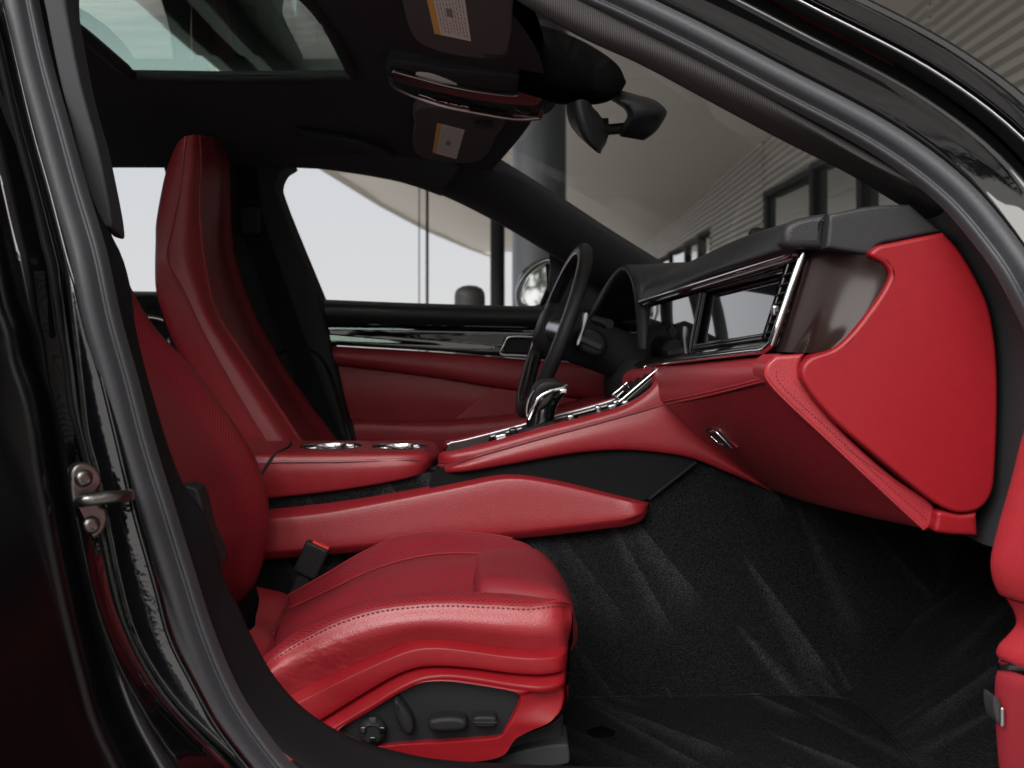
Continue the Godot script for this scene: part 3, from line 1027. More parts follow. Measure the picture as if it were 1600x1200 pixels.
# ---------------------------------------------------------------- driver door and glass
func driver_door() -> void:
	var d := group(car, "driver_door", "driver door, black above and red leather below")
	var g := Geo.new()
	loft(g, [px([496, 468, 650, 474, 850, 480, 1000, 486], -1.57), px([496, 468, 650, 474, 850, 480, 1000, 486], -1.545), px([499, 476, 650, 481, 850, 487, 1000, 492], -1.515), px([503, 492, 650, 495, 850, 500, 1000, 504], -1.51), px([506, 507, 650, 509, 850, 513, 1000, 516], -1.525)], 24, 4)
	part(d, "belt_pad", g, M.black_leather)
	g = Geo.new()
	loft(g, [px([506, 506, 650, 508, 850, 512, 1000, 515], -1.53), px([507, 509, 650, 512, 840, 516, 1000, 519], -1.5105, -1.508), px([510, 523, 650, 531, 830, 540, 1000, 549], -1.5045, -1.511), px([513, 537, 681, 547, 816, 558, 1000, 570], -1.5005, -1.516), px([513, 539, 681, 549, 816, 560, 1000, 572], -1.53)], 30, 5)
	part(d, "gloss_trim", g, M.piano_black)
	g = Geo.new()
	tube(g, res(px([507, 506, 650, 508, 850, 512, 1000, 515], -1.512), 24), 0.0012, 6)
	part(d, "trim_line", g, M.piano_black)
	g = Geo.new()
	loft(g, [px([513, 540, 681, 550, 816, 561, 1000, 573], -1.53), px([513, 544, 681, 554, 816, 565, 1000, 577], -1.497), px([514, 555, 681, 571, 816, 589, 1000, 606], -1.485), px([516, 566, 681, 587, 816, 609, 1000, 630], -1.492), px([517, 570, 681, 591, 816, 613, 1000, 634], -1.52)], 24, 4)
	part(d, "upper_pad", g, M.red_door_leather)
	g = Geo.new()
	loft(g, [px([517, 567, 681, 588, 816, 610, 1000, 630], -1.518), px([530, 615, 690, 622, 820, 634, 1000, 645], -1.512), px([548, 660, 700, 660, 830, 662, 1000, 662], -1.52)], 24, 3)
	part(d, "center_panel", g, M.red_door_leather)
	g = Geo.new()
	panel(g, [708, 656, 708, 656, 735, 634, 772, 606, 772, 606, 830, 614, 990, 634, 990, 634, 990, 656, 990, 656], -1.495, 0.03, 0.003, 3)
	part(d, "speaker_panel", g, M.red_door_leather)
	g = Geo.new()
	loft(g, [px([545, 655, 700, 655, 830, 640, 1000, 600], -1.52), px([549, 657, 700, 658, 840, 643, 1000, 602], -1.44), px([552, 664, 700, 667, 850, 652, 1000, 612], -1.425), px([558, 690, 700, 692, 860, 685, 1000, 660], -1.425), px([570, 735, 700, 735, 870, 730, 1000, 720], -1.45), px([580, 800, 700, 800, 870, 800, 1000, 800], -1.5)], 30, 5)
	part(d, "armrest", g, M.red_door_leather)
	g = Geo.new()
	stitch(g, px([551, 661, 700, 664, 850, 648], -1.423), 0.006, 0.0007)
	part(d, "stitch_line", g, M.red_thread).set_meta("kind", "stuff")
	# door pull: a bright U frame round a dark handle cup
	g = Geo.new()
	rbox(g, at(812, 541, -1.495), Vector3(0.075, 0.034, 0.02), 0.005)
	part(d, "handle_cup", g, M.soft_black)
	g = Geo.new()
	tube(g, res(px([836, 527, 800, 526, 793, 528, 787, 540, 781, 551, 784, 554, 800, 555, 836, 557], -1.478), 40), 0.0036, 8)
	part(d, "handle_frame", g, M.satin_metal)
	g = Geo.new()
	panel(g, [425, 240, 560, 240, 700, 280, 900, 400, 1000, 470, 1000, 492, 490, 486, 420, 300], -1.56, 0.005, 0.001, 3)
	part(d, "window_glass", g, M.side_glass)
	g = Geo.new()
	tube(g, res(px([500, 470, 465, 386, 432, 303, 428, 286, 436, 268, 449, 259, 469, 257, 509, 260, 619, 278, 681, 296, 762, 334, 853, 387, 930, 436], -1.525), 60), 0.008, 8, false, 0.01)
	part(d, "window_seal", g, M.rubber)
	# outside mirror
	var m := group(car, "side_mirror", "driver side mirror with bright rim outside the window")
	g = Geo.new()
	solid(g, [p3([808, 478, -1.86, 806, 450, -1.86, 820, 420, -1.86, 845, 405, -1.86, 862, 402, -1.86]), p3([822, 480, -1.80, 820, 455, -1.80, 832, 428, -1.80, 850, 412, -1.80, 868, 408, -1.80]), p3([872, 482, -1.74, 872, 460, -1.74, 872, 440, -1.74, 872, 420, -1.74, 880, 410, -1.74]), p3([880, 482, -1.88, 880, 460, -1.88, 880, 440, -1.88, 880, 420, -1.88, 885, 405, -1.88])], 14, 4)
	part(m, "housing", g, M.black_paint)
	g = Geo.new()
	panel(g, [814, 472, 815, 455, 826, 430, 846, 414, 858, 411, 860, 440, 855, 470, 850, 478, 820, 478], -1.72, 0.02, 0.003, 4)
	part(m, "mirror_glass", g, M.mirror_glass)
	g = Geo.new()
	tube(g, res(px([812, 478, 808, 462, 813, 442, 828, 422, 845, 411, 857, 407, 861, 411], -1.715), 30), 0.004, 8)
	part(m, "rim", g, M.satin_metal)
	g = Geo.new()
	panel(g, [864, 404, 872, 404, 895, 470, 900, 490, 866, 490], -1.66, 0.08, 0.004, 3)
	part(m, "mirror_base", g, M.black_plastic)
	g = Geo.new()
	panel(g, [858, 394, 858, 394, 945, 442, 1010, 482, 1010, 502, 1010, 502, 868, 494, 868, 494], -1.545, 0.03, 0.003, 3)
	part(d, "mirror_sail", g, M.soft_black)
	# far A pillar trim
	g = Geo.new()
	var lo := px([600, 262, 681, 297, 762, 335, 853, 388, 940, 446, 1010, 490], -1.515)
	var hi := px([690, 200, 772, 246, 880, 314, 936, 351, 1024, 406, 1090, 448], -1.42)
	loft(g, [shift(lo, Vector3(0, 0.01, -0.05)), lo, mix(lo, hi, 0.3, Vector3(0, 0, 0.025)), mix(lo, hi, 0.75, Vector3(0, 0, 0.02)), hi, shift(hi, Vector3(0.02, 0.0, -0.05))], 40, 5)
	part(car, "driver_pillar_cover", g, M.soft_black, "dark cover on the driver side windscreen pillar")

func front_glass() -> void:
	var g := Geo.new()
	var top := PackedVector3Array()
	var bot := PackedVector3Array()
	for i in 13:
		var z := lerpf(-1.46, -0.14, i / 12.0)
		var f := pow((z + 0.8) / 0.66, 2)
		top.append(W(0.07 - 0.08 * f, 0.395 - 0.01 * f, z))
		bot.append(W(0.90 - 0.10 * f, -0.12, z))
	loft(g, [top, mix(top, bot, 0.5, Vector3(0.01, 0.02, 0)), bot], 24, 10)
	part(car, "windscreen", g, M.windscreen, "tinted windscreen")
	# scuttle and bonnet ahead of the glass
	g = Geo.new()
	loft(g, [PackedVector3Array([W(0.78, -0.10, -1.6), W(0.92, -0.07, -0.8), W(0.78, -0.10, 0.02)]), PackedVector3Array([W(1.3, -0.10, -1.62), W(1.35, -0.06, -0.8), W(1.3, -0.10, 0.04)]), PackedVector3Array([W(2.0, -0.26, -1.5), W(2.1, -0.2, -0.8), W(2.0, -0.26, -0.1)]), PackedVector3Array([W(2.2, -0.6, -1.4), W(2.3, -0.6, -0.8), W(2.2, -0.6, -0.2)])], 20, 6)
	part(car, "bonnet", g, M.black_paint)

# ---------------------------------------------------------------- floor
func floor_carpet() -> void:
	var fl := group(car, "footwell_carpet", "charcoal carpet lining the passenger footwell")
	var y := -0.612
	var g := Geo.new()
	rbox(g, W(-0.6, y - 0.03, -0.8), Vector3(3.5, 0.06, 1.62), 0.01)
	part(fl, "floor", g, M.carpet)
	# toe board: rises towards the front
	g = Geo.new()
	var a := [Vector2(0.46, y + 0.002), Vector2(0.545, y + 0.006), Vector2(0.58, y + 0.035), Vector2(0.66, y + 0.13), Vector2(0.74, y + 0.25), Vector2(0.80, y + 0.36)]
	var r0 := PackedVector3Array()
	var r1 := PackedVector3Array()
	for p in a:
		r0.append(W(p.x, p.y, -0.74)); r1.append(W(p.x, p.y, -0.06))
	loft(g, [r0, mix(r0, r1, 0.4), mix(r0, r1, 0.8), r1], 30, 5)
	part(fl, "toe_board", g, M.carpet)
	# tunnel side, under the console
	g = Geo.new()
	panel(g, [300, 1100, 300, 800, 780, 735, 1085, 722, 1260, 770, 1560, 780, 1560, 1120, 1560, 1120], -0.722, 0.06, 0.004, 3, 2)
	part(fl, "tunnel_side", g, M.carpet)
	# the loose mat
	var mat_ := group(self, "floor_mat")
	tag(mat_, "black velour mat lying on the passenger footwell floor", "mat")
	g = Geo.new()
	var o := PackedVector3Array()
	for q in [[0.10, -0.68], [0.10, -0.68], [0.3, -0.692], [0.52, -0.69], [0.54, -0.66], [0.545, -0.4], [0.53, -0.16], [0.5, -0.13], [0.3, -0.125], [0.10, -0.13], [0.07, -0.16], [0.07, -0.4], [0.075, -0.6]]:
		o.append(W(q[0], y + 0.009, q[1]))
	plate(g, spline(o, 5, true), Vector3.UP, 0.008, 0.003, 3)
	part(mat_, "pile", g, M.carpet)
	g = Geo.new()
	var edge := spline(o, 5, true)
	tube(g, shift(edge, Vector3(0, 0.001, 0)), 0.0028, 6, true)
	part(mat_, "bound_edge", g, M.carpet)
	g = Geo.new()
	lathe(g, [0.0, 0.004, 0.014, 0.004, 0.02, 0.001, 0.021, -0.001], W(0.13, y + 0.009, -0.54), Basis.IDENTITY, 24)
	part(mat_, "fixing_button", g, M.gutter_black)
	# sill plate and seat rail
	g = Geo.new()
	panel(g, [776, 1192, 800, 1178, 884, 1163, 888, 1166, 890, 1190, 888, 1194, 800, 1200], -0.2, 0.06, 0.003, 4)
	part(car, "seat_rail_cover", g, M.grey_trim, "grey seat rail end below the passenger seat")
	g = Geo.new()
	rbox(g, W(0.1, -0.51, -0.09), Vector3(1.5, 0.02, 0.09), 0.006)
	part(car, "sill_plate", g, M.black_plastic)

# ---------------------------------------------------------------- dashboard
func disp(s: float, t: float, dep := 0.0) -> Vector3:
	# on the dashboard's display band: s from the driver side (0) to the passenger end (1), t from bottom to top, dep into the dash
	var bl := W(0.235, -0.0847, -0.95)
	var br := W(0.2825, -0.0326, -0.13)
	var tl := W(0.241, 0.033, -0.95)
	var tr := W(0.319, 0.0745, -0.13)
	var p := bl.lerp(br, s).lerp(tl.lerp(tr, s), t)
	return p + Vector3(0.945, -0.326, 0.02) * dep

func quad_plate(parent: Node3D, called: String, s0: float, s1: float, t0: float, t1: float, dep: float, thick: float, m: Material, bevel := 0.002, rad := 0.006) -> MeshInstance3D:
	var g := Geo.new()
	var o := PackedVector3Array()
	var c := [disp(s0, t0, dep), disp(s1, t0, dep), disp(s1, t1, dep), disp(s0, t1, dep)]
	var nrm: Vector3 = (c[1] - c[0]).cross(c[3] - c[0]).normalized()
	if nrm.x > 0: nrm = -nrm
	for i in 4:
		var p: Vector3 = c[i]
		var a: Vector3 = (c[(i + 3) % 4] - p).normalized() * rad
		var b: Vector3 = (c[(i + 1) % 4] - p).normalized() * rad
		for k in 6:
			var f := k / 5.0
			o.append(p + a * (1 - f) * (1 - f) + b * f * f)
	plate(g, o, nrm, thick, bevel, 2)
	return part(parent, called, g, m)

func dashboard() -> void:
	var d := group(car, "dashboard", "dashboard with black top and red leather below, display band framed in chrome")
	var g := Geo.new()
	# inner body that closes the dash
	rbox(g, W(0.80, -0.12, -0.84), Vector3(0.62, 0.18, 1.36), 0.01)
	part(d, "inner_body", g, M.soft_black)
	# top pad
	g = Geo.new()
	var r0 := p3([1232, 388, -0.125, 1105, 431, -0.5, 1004, 474, -0.95])
	var r1 := p3([1229, 380, -0.125, 1103, 424, -0.5, 1002, 467, -0.955])
	var r2 := p3([1230, 360, -0.125, 1120, 398, -0.5, 1008, 448, -0.96])
	var r3 := p3([1243, 344, -0.13, 1158, 372, -0.47, 1085, 412, -0.93])
	var r4 := PackedVector3Array([W(0.5, 0.09, -0.12), W(0.52, 0.09, -0.5), W(0.53, 0.085, -0.95)])
	var r5 := PackedVector3Array([W(0.8, -0.06, -0.1), W(0.88, -0.06, -0.5), W(0.9, -0.06, -0.95)])
	loft(g, [shift(r0, Vector3(0.04, 0, 0)), r0, r1, r2, r3, r4, r5], 30, 5)
	part(d, "top_pad", g, M.black_leather)
	g = Geo.new()
	tube(g, res(p3([1178, 372, -0.42, 1176, 365, -0.42, 1182, 362, -0.42, 1192, 364, -0.42]), 12), 0.006, 8)
	part(d, "light_sensor", g, M.black_plastic)
	# stitched cap and end cap of the top pad
	g = Geo.new()
	panel(g, [1293, 333, 1293, 333, 1289, 360, 1287, 388, 1287, 388, 1262, 387, 1238, 387, 1226, 382, 1224, 366, 1230, 351, 1243, 343, 1265, 337], -0.105, 0.03, 0.008, 5, 5)
	part(d, "stitched_cap", g, M.black_leather)
	g = Geo.new()
	stitch(g, px([1236, 370, 1239, 358, 1256, 349, 1288, 344], -0.1045), 0.0042, 0.0006)
	part(d, "cap_stitch_line", g, M.grey_thread).set_meta("kind", "stuff")
	g = Geo.new()
	panel(g, [1296, 335, 1296, 335, 1360, 322, 1422, 319, 1422, 319, 1472, 362, 1472, 362, 1404, 376, 1374, 383, 1358, 398, 1358, 398, 1320, 392, 1291, 387, 1291, 387], -0.088, 0.3, 0.004, 5, 4)
	part(d, "top_end_pad", g, M.black_leather)
	# lacquered end of the display band
	g = Geo.new()
	loft(g, [px([1261, 391, 1254, 412, 1233, 480, 1210, 549], -0.152), px([1262, 391, 1256, 408, 1235, 478, 1212, 549], -0.14), px([1294, 390, 1292, 415, 1270, 488, 1243, 551], -0.120), px([1318, 392, 1316, 424, 1290, 495, 1257, 552], -0.106), px([1345, 396, 1342, 433, 1312, 502, 1274, 551], -0.095), px([1386, 412, 1388, 440, 1350, 505, 1300, 547], -0.084), px([1386, 412, 1388, 440, 1350, 505, 1300, 547], -0.12)], 40, 6)
	part(d, "lacquer_end", g, M.dark_lacquer, "dark glossy lacquered end of the display band")
	g = Geo.new()
	loft(g, [px([1267, 391, 1294, 391, 1340, 396, 1386, 412], -0.14), px([1267, 388, 1294, 386, 1340, 391, 1386, 407], -0.2)], 12, 2)
	part(d, "lacquer_top", g, M.soft_black)
	g = Geo.new()
	loft(g, [px([1218, 549, 1243, 551, 1270, 551, 1300, 547], -0.10), px([1218, 552, 1243, 556, 1270, 556, 1300, 552], -0.2)], 12, 2)
	part(d, "lacquer_under", g, M.soft_black)
	# red side panel of the dash
	g = Geo.new()
	panel(g, [1360, 398, 1369, 386, 1404, 377, 1474, 363, 1474, 363, 1498, 389, 1526, 435, 1545, 477, 1556, 533, 1560, 603, 1557, 720, 1552, 767, 1540, 789, 1525, 799, 1500, 802, 1479, 796, 1460, 785, 1367, 711, 1297, 650, 1259, 603, 1252, 587, 1255, 571, 1266, 559, 1301, 546, 1325, 527, 1357, 488, 1385, 446, 1391, 427, 1382, 412], -0.076, 0.1, 0.0045, 5, 5)
	part(d, "side_panel", g, M.red_trim, "large smooth red side panel at the passenger end of the dashboard")
	g = Geo.new()
	panel(g, [1466, 800, 1500, 804, 1527, 801, 1527, 801, 1529, 838, 1529, 838, 1470, 834, 1461, 830, 1463, 812], -0.078, 0.08, 0.005, 4, 5)
	part(d, "side_foot", g, M.red_trim)
	# stitched border
	g = Geo.new()
	panel(g, [1212, 556, 1212, 556, 1258, 553, 1258, 553, 1250, 570, 1251, 585, 1285, 640, 1390, 741, 1455, 786, 1461, 796, 1456, 820, 1450, 828, 1444, 827, 1425, 810, 1300, 693, 1204, 600, 1196, 585, 1198, 570], -0.092, 0.06, 0.004, 5, 5)
	part(d, "stitched_border", g, M.red_leather, "red leather border with a stitched seam")
	g = Geo.new()
	stitch(g, px([1213, 580, 1214, 592, 1300, 676, 1400, 770, 1448, 812], -0.0915), 0.0042, 0.00065)
	part(d, "border_stitch_line", g, M.red_thread).set_meta("kind", "stuff")
	g = Geo.new()
	tube(g, res(px([1213, 557, 1199, 570, 1196, 585, 1204, 600, 1300, 693, 1425, 810, 1444, 827], -0.094), 50), 0.0016, 6)
	part(d, "border_piping", g, M.red_leather)
	# dark joint behind border and side panel
	g = Geo.new()
	panel(g, [1240, 556, 1300, 546, 1380, 440, 1460, 380, 1540, 480, 1550, 780, 1480, 830, 1250, 620], -0.125, 0.05, 0.002, 3, 2)
	part(d, "joint_backing", g, M.soft_black)
	# glovebox lid
	g = Geo.new()
	var la := px([1040, 632, 1075, 669, 1145, 722, 1208, 767], -0.69)
	var rb := px([1203, 599, 1262, 655, 1350, 742, 1442, 827], -0.112)
	la.append(la[3]); rb.append(rb[3])
	la.append(la[3] + Vector3(0.3, 0.02, 0)); rb.append(rb[3] + Vector3(0.3, 0.02, 0))
	loft(g, [la, mix(la, rb, 0.3, Vector3(-0.008, -0.004, 0)), mix(la, rb, 0.7, Vector3(-0.008, -0.004, 0)), rb], 40, 6)
	part(d, "glovebox_lid", g, M.red_leather, "red leather glovebox lid with a small chrome handle")
	# padded strip under the display band
	g = Geo.new()
	var s0 := p3([985, 578, -0.9, 1047, 571, -0.68, 1211, 556, -0.128])
	var s1 := p3([975, 586, -0.9, 1037, 584, -0.68, 1200, 565, -0.118])
	var s2 := p3([972, 603, -0.9, 1034, 606, -0.68, 1193, 580, -0.114])
	var s3 := p3([975, 620, -0.9, 1040, 630, -0.68, 1195, 595, -0.114])
	loft(g, [shift(s0, Vector3(0.03, 0, 0)), s0, s1, s2, s3, shift(s3, Vector3(0.02, -0.004, 0))], 30, 6)
	part(d, "lower_pad", g, M.red_leather)
	for k in 2:
		g = Geo.new()
		tube(g, res(p3([1038, 627.0 + 5 * k, -0.685, 1110, 612.0 + 5 * k, -0.33, 1196, 591.0 + 4 * k, -0.112]), 30), 0.0014, 6)
		part(d, "seam_piping", g, M.red_leather)
	# glovebox handle, set into the lid
	var e1 := (la[1] - la[0]).normalized()
	var e2 := (mixn(res(la, 20), res(rb, 20), 0.42)[3] - mixn(res(la, 20), res(rb, 20), 0.22)[3]).normalized()
	var hn := e1.cross(e2).normalized()
	if hn.x > 0: hn = -hn
	e2 = e2 - e1 * e2.dot(e1)
	var hc: Vector3 = mixn(res(la, 40), res(rb, 40), 0.31)[5] + hn * 0.009
	var hq := func(a: float, b: float, h: float) -> Vector3: return hc + e1 * a + e2 * b + hn * h
	g = Geo.new()
	plate(g, spline(PackedVector3Array([hq.call(-0.02, -0.045, 0), hq.call(-0.02, -0.045, 0), hq.call(-0.02, 0.045, 0), hq.call(-0.02, 0.045, 0), hq.call(0.02, 0.045, 0), hq.call(0.02, 0.045, 0), hq.call(0.02, -0.045, 0), hq.call(0.02, -0.045, 0)]), 3, true), hn, 0.012, 0.002, 3)
	part(d, "handle_recess", g, M.red_leather)
	g = Geo.new()
	plate(g, spline(PackedVector3Array([hq.call(-0.013, -0.034, 0.001), hq.call(-0.013, 0.034, 0.001), hq.call(0.014, 0.034, 0.001), hq.call(0.014, -0.034, 0.001)]), 4, true), hn, 0.006, 0.001, 2)
	part(d, "handle_cup", g, M.soft_black)
	g = Geo.new()
	tube(g, res(PackedVector3Array([hq.call(-0.014, 0.006, 0.004), hq.call(-0.015, 0.034, 0.004), hq.call(0.0, 0.038, 0.004), hq.call(0.016, 0.035, 0.004)]), 20), 0.0022, 8)
	part(d, "handle_bar", g, M.chrome)
	g = Geo.new()
	tube(g, res(PackedVector3Array([hq.call(-0.003, -0.024, 0.003), hq.call(0.010, -0.018, 0.003), hq.call(0.013, 0.0, 0.003)]), 12), 0.0016, 8)
	part(d, "handle_lip", g, M.chrome)
	# display band
	quad_plate(d, "band_backing", -0.04, 1.0, -0.02, 1.02, 0.03, 0.01, M.soft_black)
	quad_plate(d, "center_screen", 0.02, 0.455, 0.10, 0.97, 0.006, 0.012, M.screen_glass).set_meta("label", "dark glossy centre touch screen")
	quad_plate(d, "passenger_screen", 0.47, 0.915, 0.24, 0.93, 0.018, 0.008, M.screen_glass).set_meta("label", "dark glossy passenger display reflecting the windows")
	quad_plate(d, "lower_tray", 0.46, 0.955, 0.02, 0.14, 0.006, 0.012, M.piano_black)
	for f in [[0.462, 0.94, 0.19, 0.19], [0.462, 0.93, 0.225, 0.225], [0.462, 0.94, 0.945, 0.945], [0.918, 0.93, 0.225, 0.945], [0.462, 0.468, 0.1, 0.945]]:
		g = Geo.new()
		tube(g, res(PackedVector3Array([disp(f[0], f[2], 0.012), disp((f[0] + f[1]) / 2, (f[2] + f[3]) / 2, 0.012), disp(f[1], f[3], 0.012)]), 12), 0.0032, 8)
		part(d, "screen_rim", g, M.piano_black)
	for k in 7:
		g = Geo.new()
		var t := 0.2 + k * 0.1
		tube(g, res(PackedVector3Array([disp(0.938, t, 0.003), disp(0.953, t + 0.005, 0.003), disp(0.972, t + 0.01, 0.003)]), 6), 0.0016, 6, false, 0.006, Vector3(1, 0, 0))
		part(d, "vent_slat", g, M.black_plastic)
	g = Geo.new()
	rbox(g, disp(0.955, 0.42, -0.001), Vector3(0.008, 0.012, 0.012), 0.002)
	part(d, "vent_slider", g, M.satin_metal)
	quad_plate(d, "vent_frame", 0.925, 0.938, 0.12, 0.97, 0.0, 0.02, M.piano_black)
	var ch := []
	for q in [[-0.03, 1.0], [0.3, 1.0], [0.6, 1.0], [0.9, 1.0], [0.975, 1.0], [0.998, 0.97], [1.0, 0.9], [1.0, 0.5], [1.0, 0.1], [0.998, 0.03], [0.975, 0.0], [0.9, 0.0], [0.6, 0.0], [0.3, 0.0], [-0.03, 0.0]]:
		ch.append(disp(q[0], q[1], -0.003))
	g = Geo.new()
	tube(g, res(PackedVector3Array(ch), 90), 0.0042, 10)
	part(d, "chrome_frame", g, M.chrome, "thin chrome frame round the display band")
	var ch2 := []
	for q in [[-0.03, 0.955], [0.3, 0.955], [0.6, 0.955], [0.9, 0.955], [0.96, 0.955], [0.985, 0.93], [0.988, 0.88], [0.988, 0.5], [0.988, 0.12], [0.98, 0.06], [0.955, 0.05], [0.9, 0.05], [0.6, 0.05], [0.3, 0.05], [-0.03, 0.05]]:
		ch2.append(disp(q[0], q[1], 0.001))
	g = Geo.new()
	tube(g, res(PackedVector3Array(ch2), 90), 0.0035, 8)
	part(d, "inner_frame", g, M.piano_black)

# ---------------------------------------------------------------- instruments, wheel
func instruments() -> void:
	var n := group(car, "instrument_hood", "black hood over the driver instruments")
	var g := Geo.new()
	var r0 := p3([1000, 545, -0.985, 997, 500, -0.985, 994, 464, -0.99, 988, 440, -1.02, 979, 427, -1.10, 965, 437, -1.24, 946, 466, -1.35, 928, 498, -1.41])
	var r1 := p3([1006, 545, -0.965, 1005, 500, -0.965, 1002, 462, -0.965, 996, 432, -0.99, 986, 415, -1.06, 962, 425, -1.26, 938, 462, -1.40, 918, 504, -1.45])
	loft(g, [shift(r0, Vector3(0.10, 0.0, 0)), shift(r0, Vector3(0.01, 0, 0)), r0, mix(r0, r1, 0.5, Vector3(-0.008, 0.002, 0)), r1, shift(r1, Vector3(0.02, 0.0, 0.0)), shift(r1, Vector3(0.15, 0.004, 0)), shift(r1, Vector3(0.4, -0.04, 0))], 50, 4)
	part(n, "hood_shell", g, M.black_leather)
	g = Geo.new()
	rbox(g, W(0.30, -0.035, -1.19), Vector3(0.02, 0.13, 0.40), 0.006, Basis(Vector3.BACK, -0.25))
	part(n, "cluster_screen", g, M.screen_glass)
	# dash left of the hood and below
	g = Geo.new()
	loft(g, [PackedVector3Array([W(0.26, 0.03, -1.45), W(0.27, 0.02, -1.56)]), PackedVector3Array([W(0.22, -0.02, -1.45), W(0.24, -0.03, -1.56)]), PackedVector3Array([W(0.24, -0.14, -1.45), W(0.26, -0.14, -1.56)])], 4, 4)
	part(n, "outer_vent_panel", g, M.black_plastic)
	g = Geo.new()
	loft(g, [PackedVector3Array([W(0.24, -0.075, -0.94), W(0.22, -0.08, -1.2), W(0.24, -0.08, -1.55)]), PackedVector3Array([W(0.215, -0.11, -0.94), W(0.20, -0.12, -1.2), W(0.22, -0.12, -1.55)]), PackedVector3Array([W(0.24, -0.2, -0.94), W(0.22, -0.22, -1.2), W(0.24, -0.22, -1.55)]), PackedVector3Array([W(0.45, -0.36, -0.94), W(0.45, -0.36, -1.2), W(0.45, -0.36, -1.55)])], 10, 4)
	part(n, "knee_panel", g, M.soft_black)
	g = Geo.new()
	loft(g, [PackedVector3Array([W(0.40, 0.03, -0.97), W(0.40, 0.03, -1.3), W(0.40, 0.02, -1.56)]), PackedVector3Array([W(0.9, -0.05, -0.93), W(0.9, -0.05, -1.3), W(0.84, -0.06, -1.56)])], 8, 3)
	part(n, "driver_top_pad", g, M.black_leather)
	# column
	var col := group(car, "steering_column", "dark steering column with stalk and shift paddle")
	g = Geo.new()
	var ax := Vector3(0.93, -0.34, 0.0).normalized()
	var ct := at(864, 516, -1.18)
	tube(g, res(PackedVector3Array([ct + ax * 0.03, ct + ax * 0.09, ct + ax * 0.2]), 8), 0.05, 16, false, 0.055)
	part(col, "column_cover", g, M.soft_black)
	g = Geo.new()
	panel(g, [903, 540, 908, 515, 918, 512, 940, 520, 950, 540, 940, 556, 915, 552], -1.04, 0.16, 0.008, 4)
	part(col, "switch_housing", g, M.black_plastic)
	g = Geo.new()
	panel(g, [912, 489, 917, 488, 920, 493, 912, 520, 905, 540, 901, 541, 900, 536, 908, 512], -1.03, 0.012, 0.003, 4)
	part(col, "shift_paddle", g, M.satin_metal)
	g = Geo.new()
	tube(g, res(p3([930, 500, -1.06, 945, 505, -1.0, 952, 506, -0.97]), 10), 0.009, 10)
	part(col, "stalk", g, M.black_plastic)
	g = Geo.new()
	rbox(g, at(924, 536, -1.035), Vector3(0.045, 0.012, 0.01), 0.003, Basis(Vector3.BACK, -0.4))
	part(col, "column_label", g, M.grey_trim)
	# wheel
	var w := group(car, "steering_wheel", "black leather steering wheel with bright spoke trim")
	var bas := Basis(Vector3.UP, 0.09) * Basis(Vector3.BACK, -0.36)   # local x runs along the axis, y up the wheel
	var ring := PackedVector3Array()
	var inner := PackedVector3Array()
	for i in 72:
		var e := TAU * i / 72
		ring.append(ct + bas * Vector3(0, 0.176 * cos(e), 0.182 * sin(e)))
		inner.append(ct + bas * Vector3(-0.011, 0.165 * cos(e), 0.171 * sin(e)))
	g = Geo.new()
	tube(g, ring, 0.0145, 14, true, 0.0135, bas * Vector3.RIGHT)
	part(w, "rim", g, M.black_leather)
	g = Geo.new()
	tube(g, inner, 0.0022, 8, true, 0.0022, bas * Vector3.RIGHT)
	part(w, "rim_inlay", g, M.satin_metal)
	g = Geo.new()
	lathe(g, [0.0, 0.035, 0.03, 0.033, 0.05, 0.025, 0.058, 0.005, 0.05, -0.02], ct, bas * Basis(Vector3.BACK, PI / 2), 32)
	part(w, "hub", g, M.black_leather)
	for a in [0.0, 1.0, 2.0]:
		g = Geo.new()
		var e: float = [PI / 2, -PI / 2, PI][a]
		var dir := bas * Vector3(0, cos(e), sin(e))
		tube(g, res(PackedVector3Array([ct + dir * 0.04 - bas.x * 0.012, ct + dir * 0.1 - bas.x * 0.006, ct + dir * 0.172]), 10), 0.022, 10, false, 0.007, bas * Vector3.RIGHT)
		part(w, "spoke", g, M.black_plastic)
		g = Geo.new()
		tube(g, res(PackedVector3Array([ct + dir * 0.06 - bas.x * 0.02, ct + dir * 0.1 - bas.x * 0.015, ct + dir * 0.15 - bas.x * 0.008]), 10), 0.012, 10, false, 0.003, bas * Vector3.RIGHT)
		part(w, "spoke_trim", g, M.satin_metal)

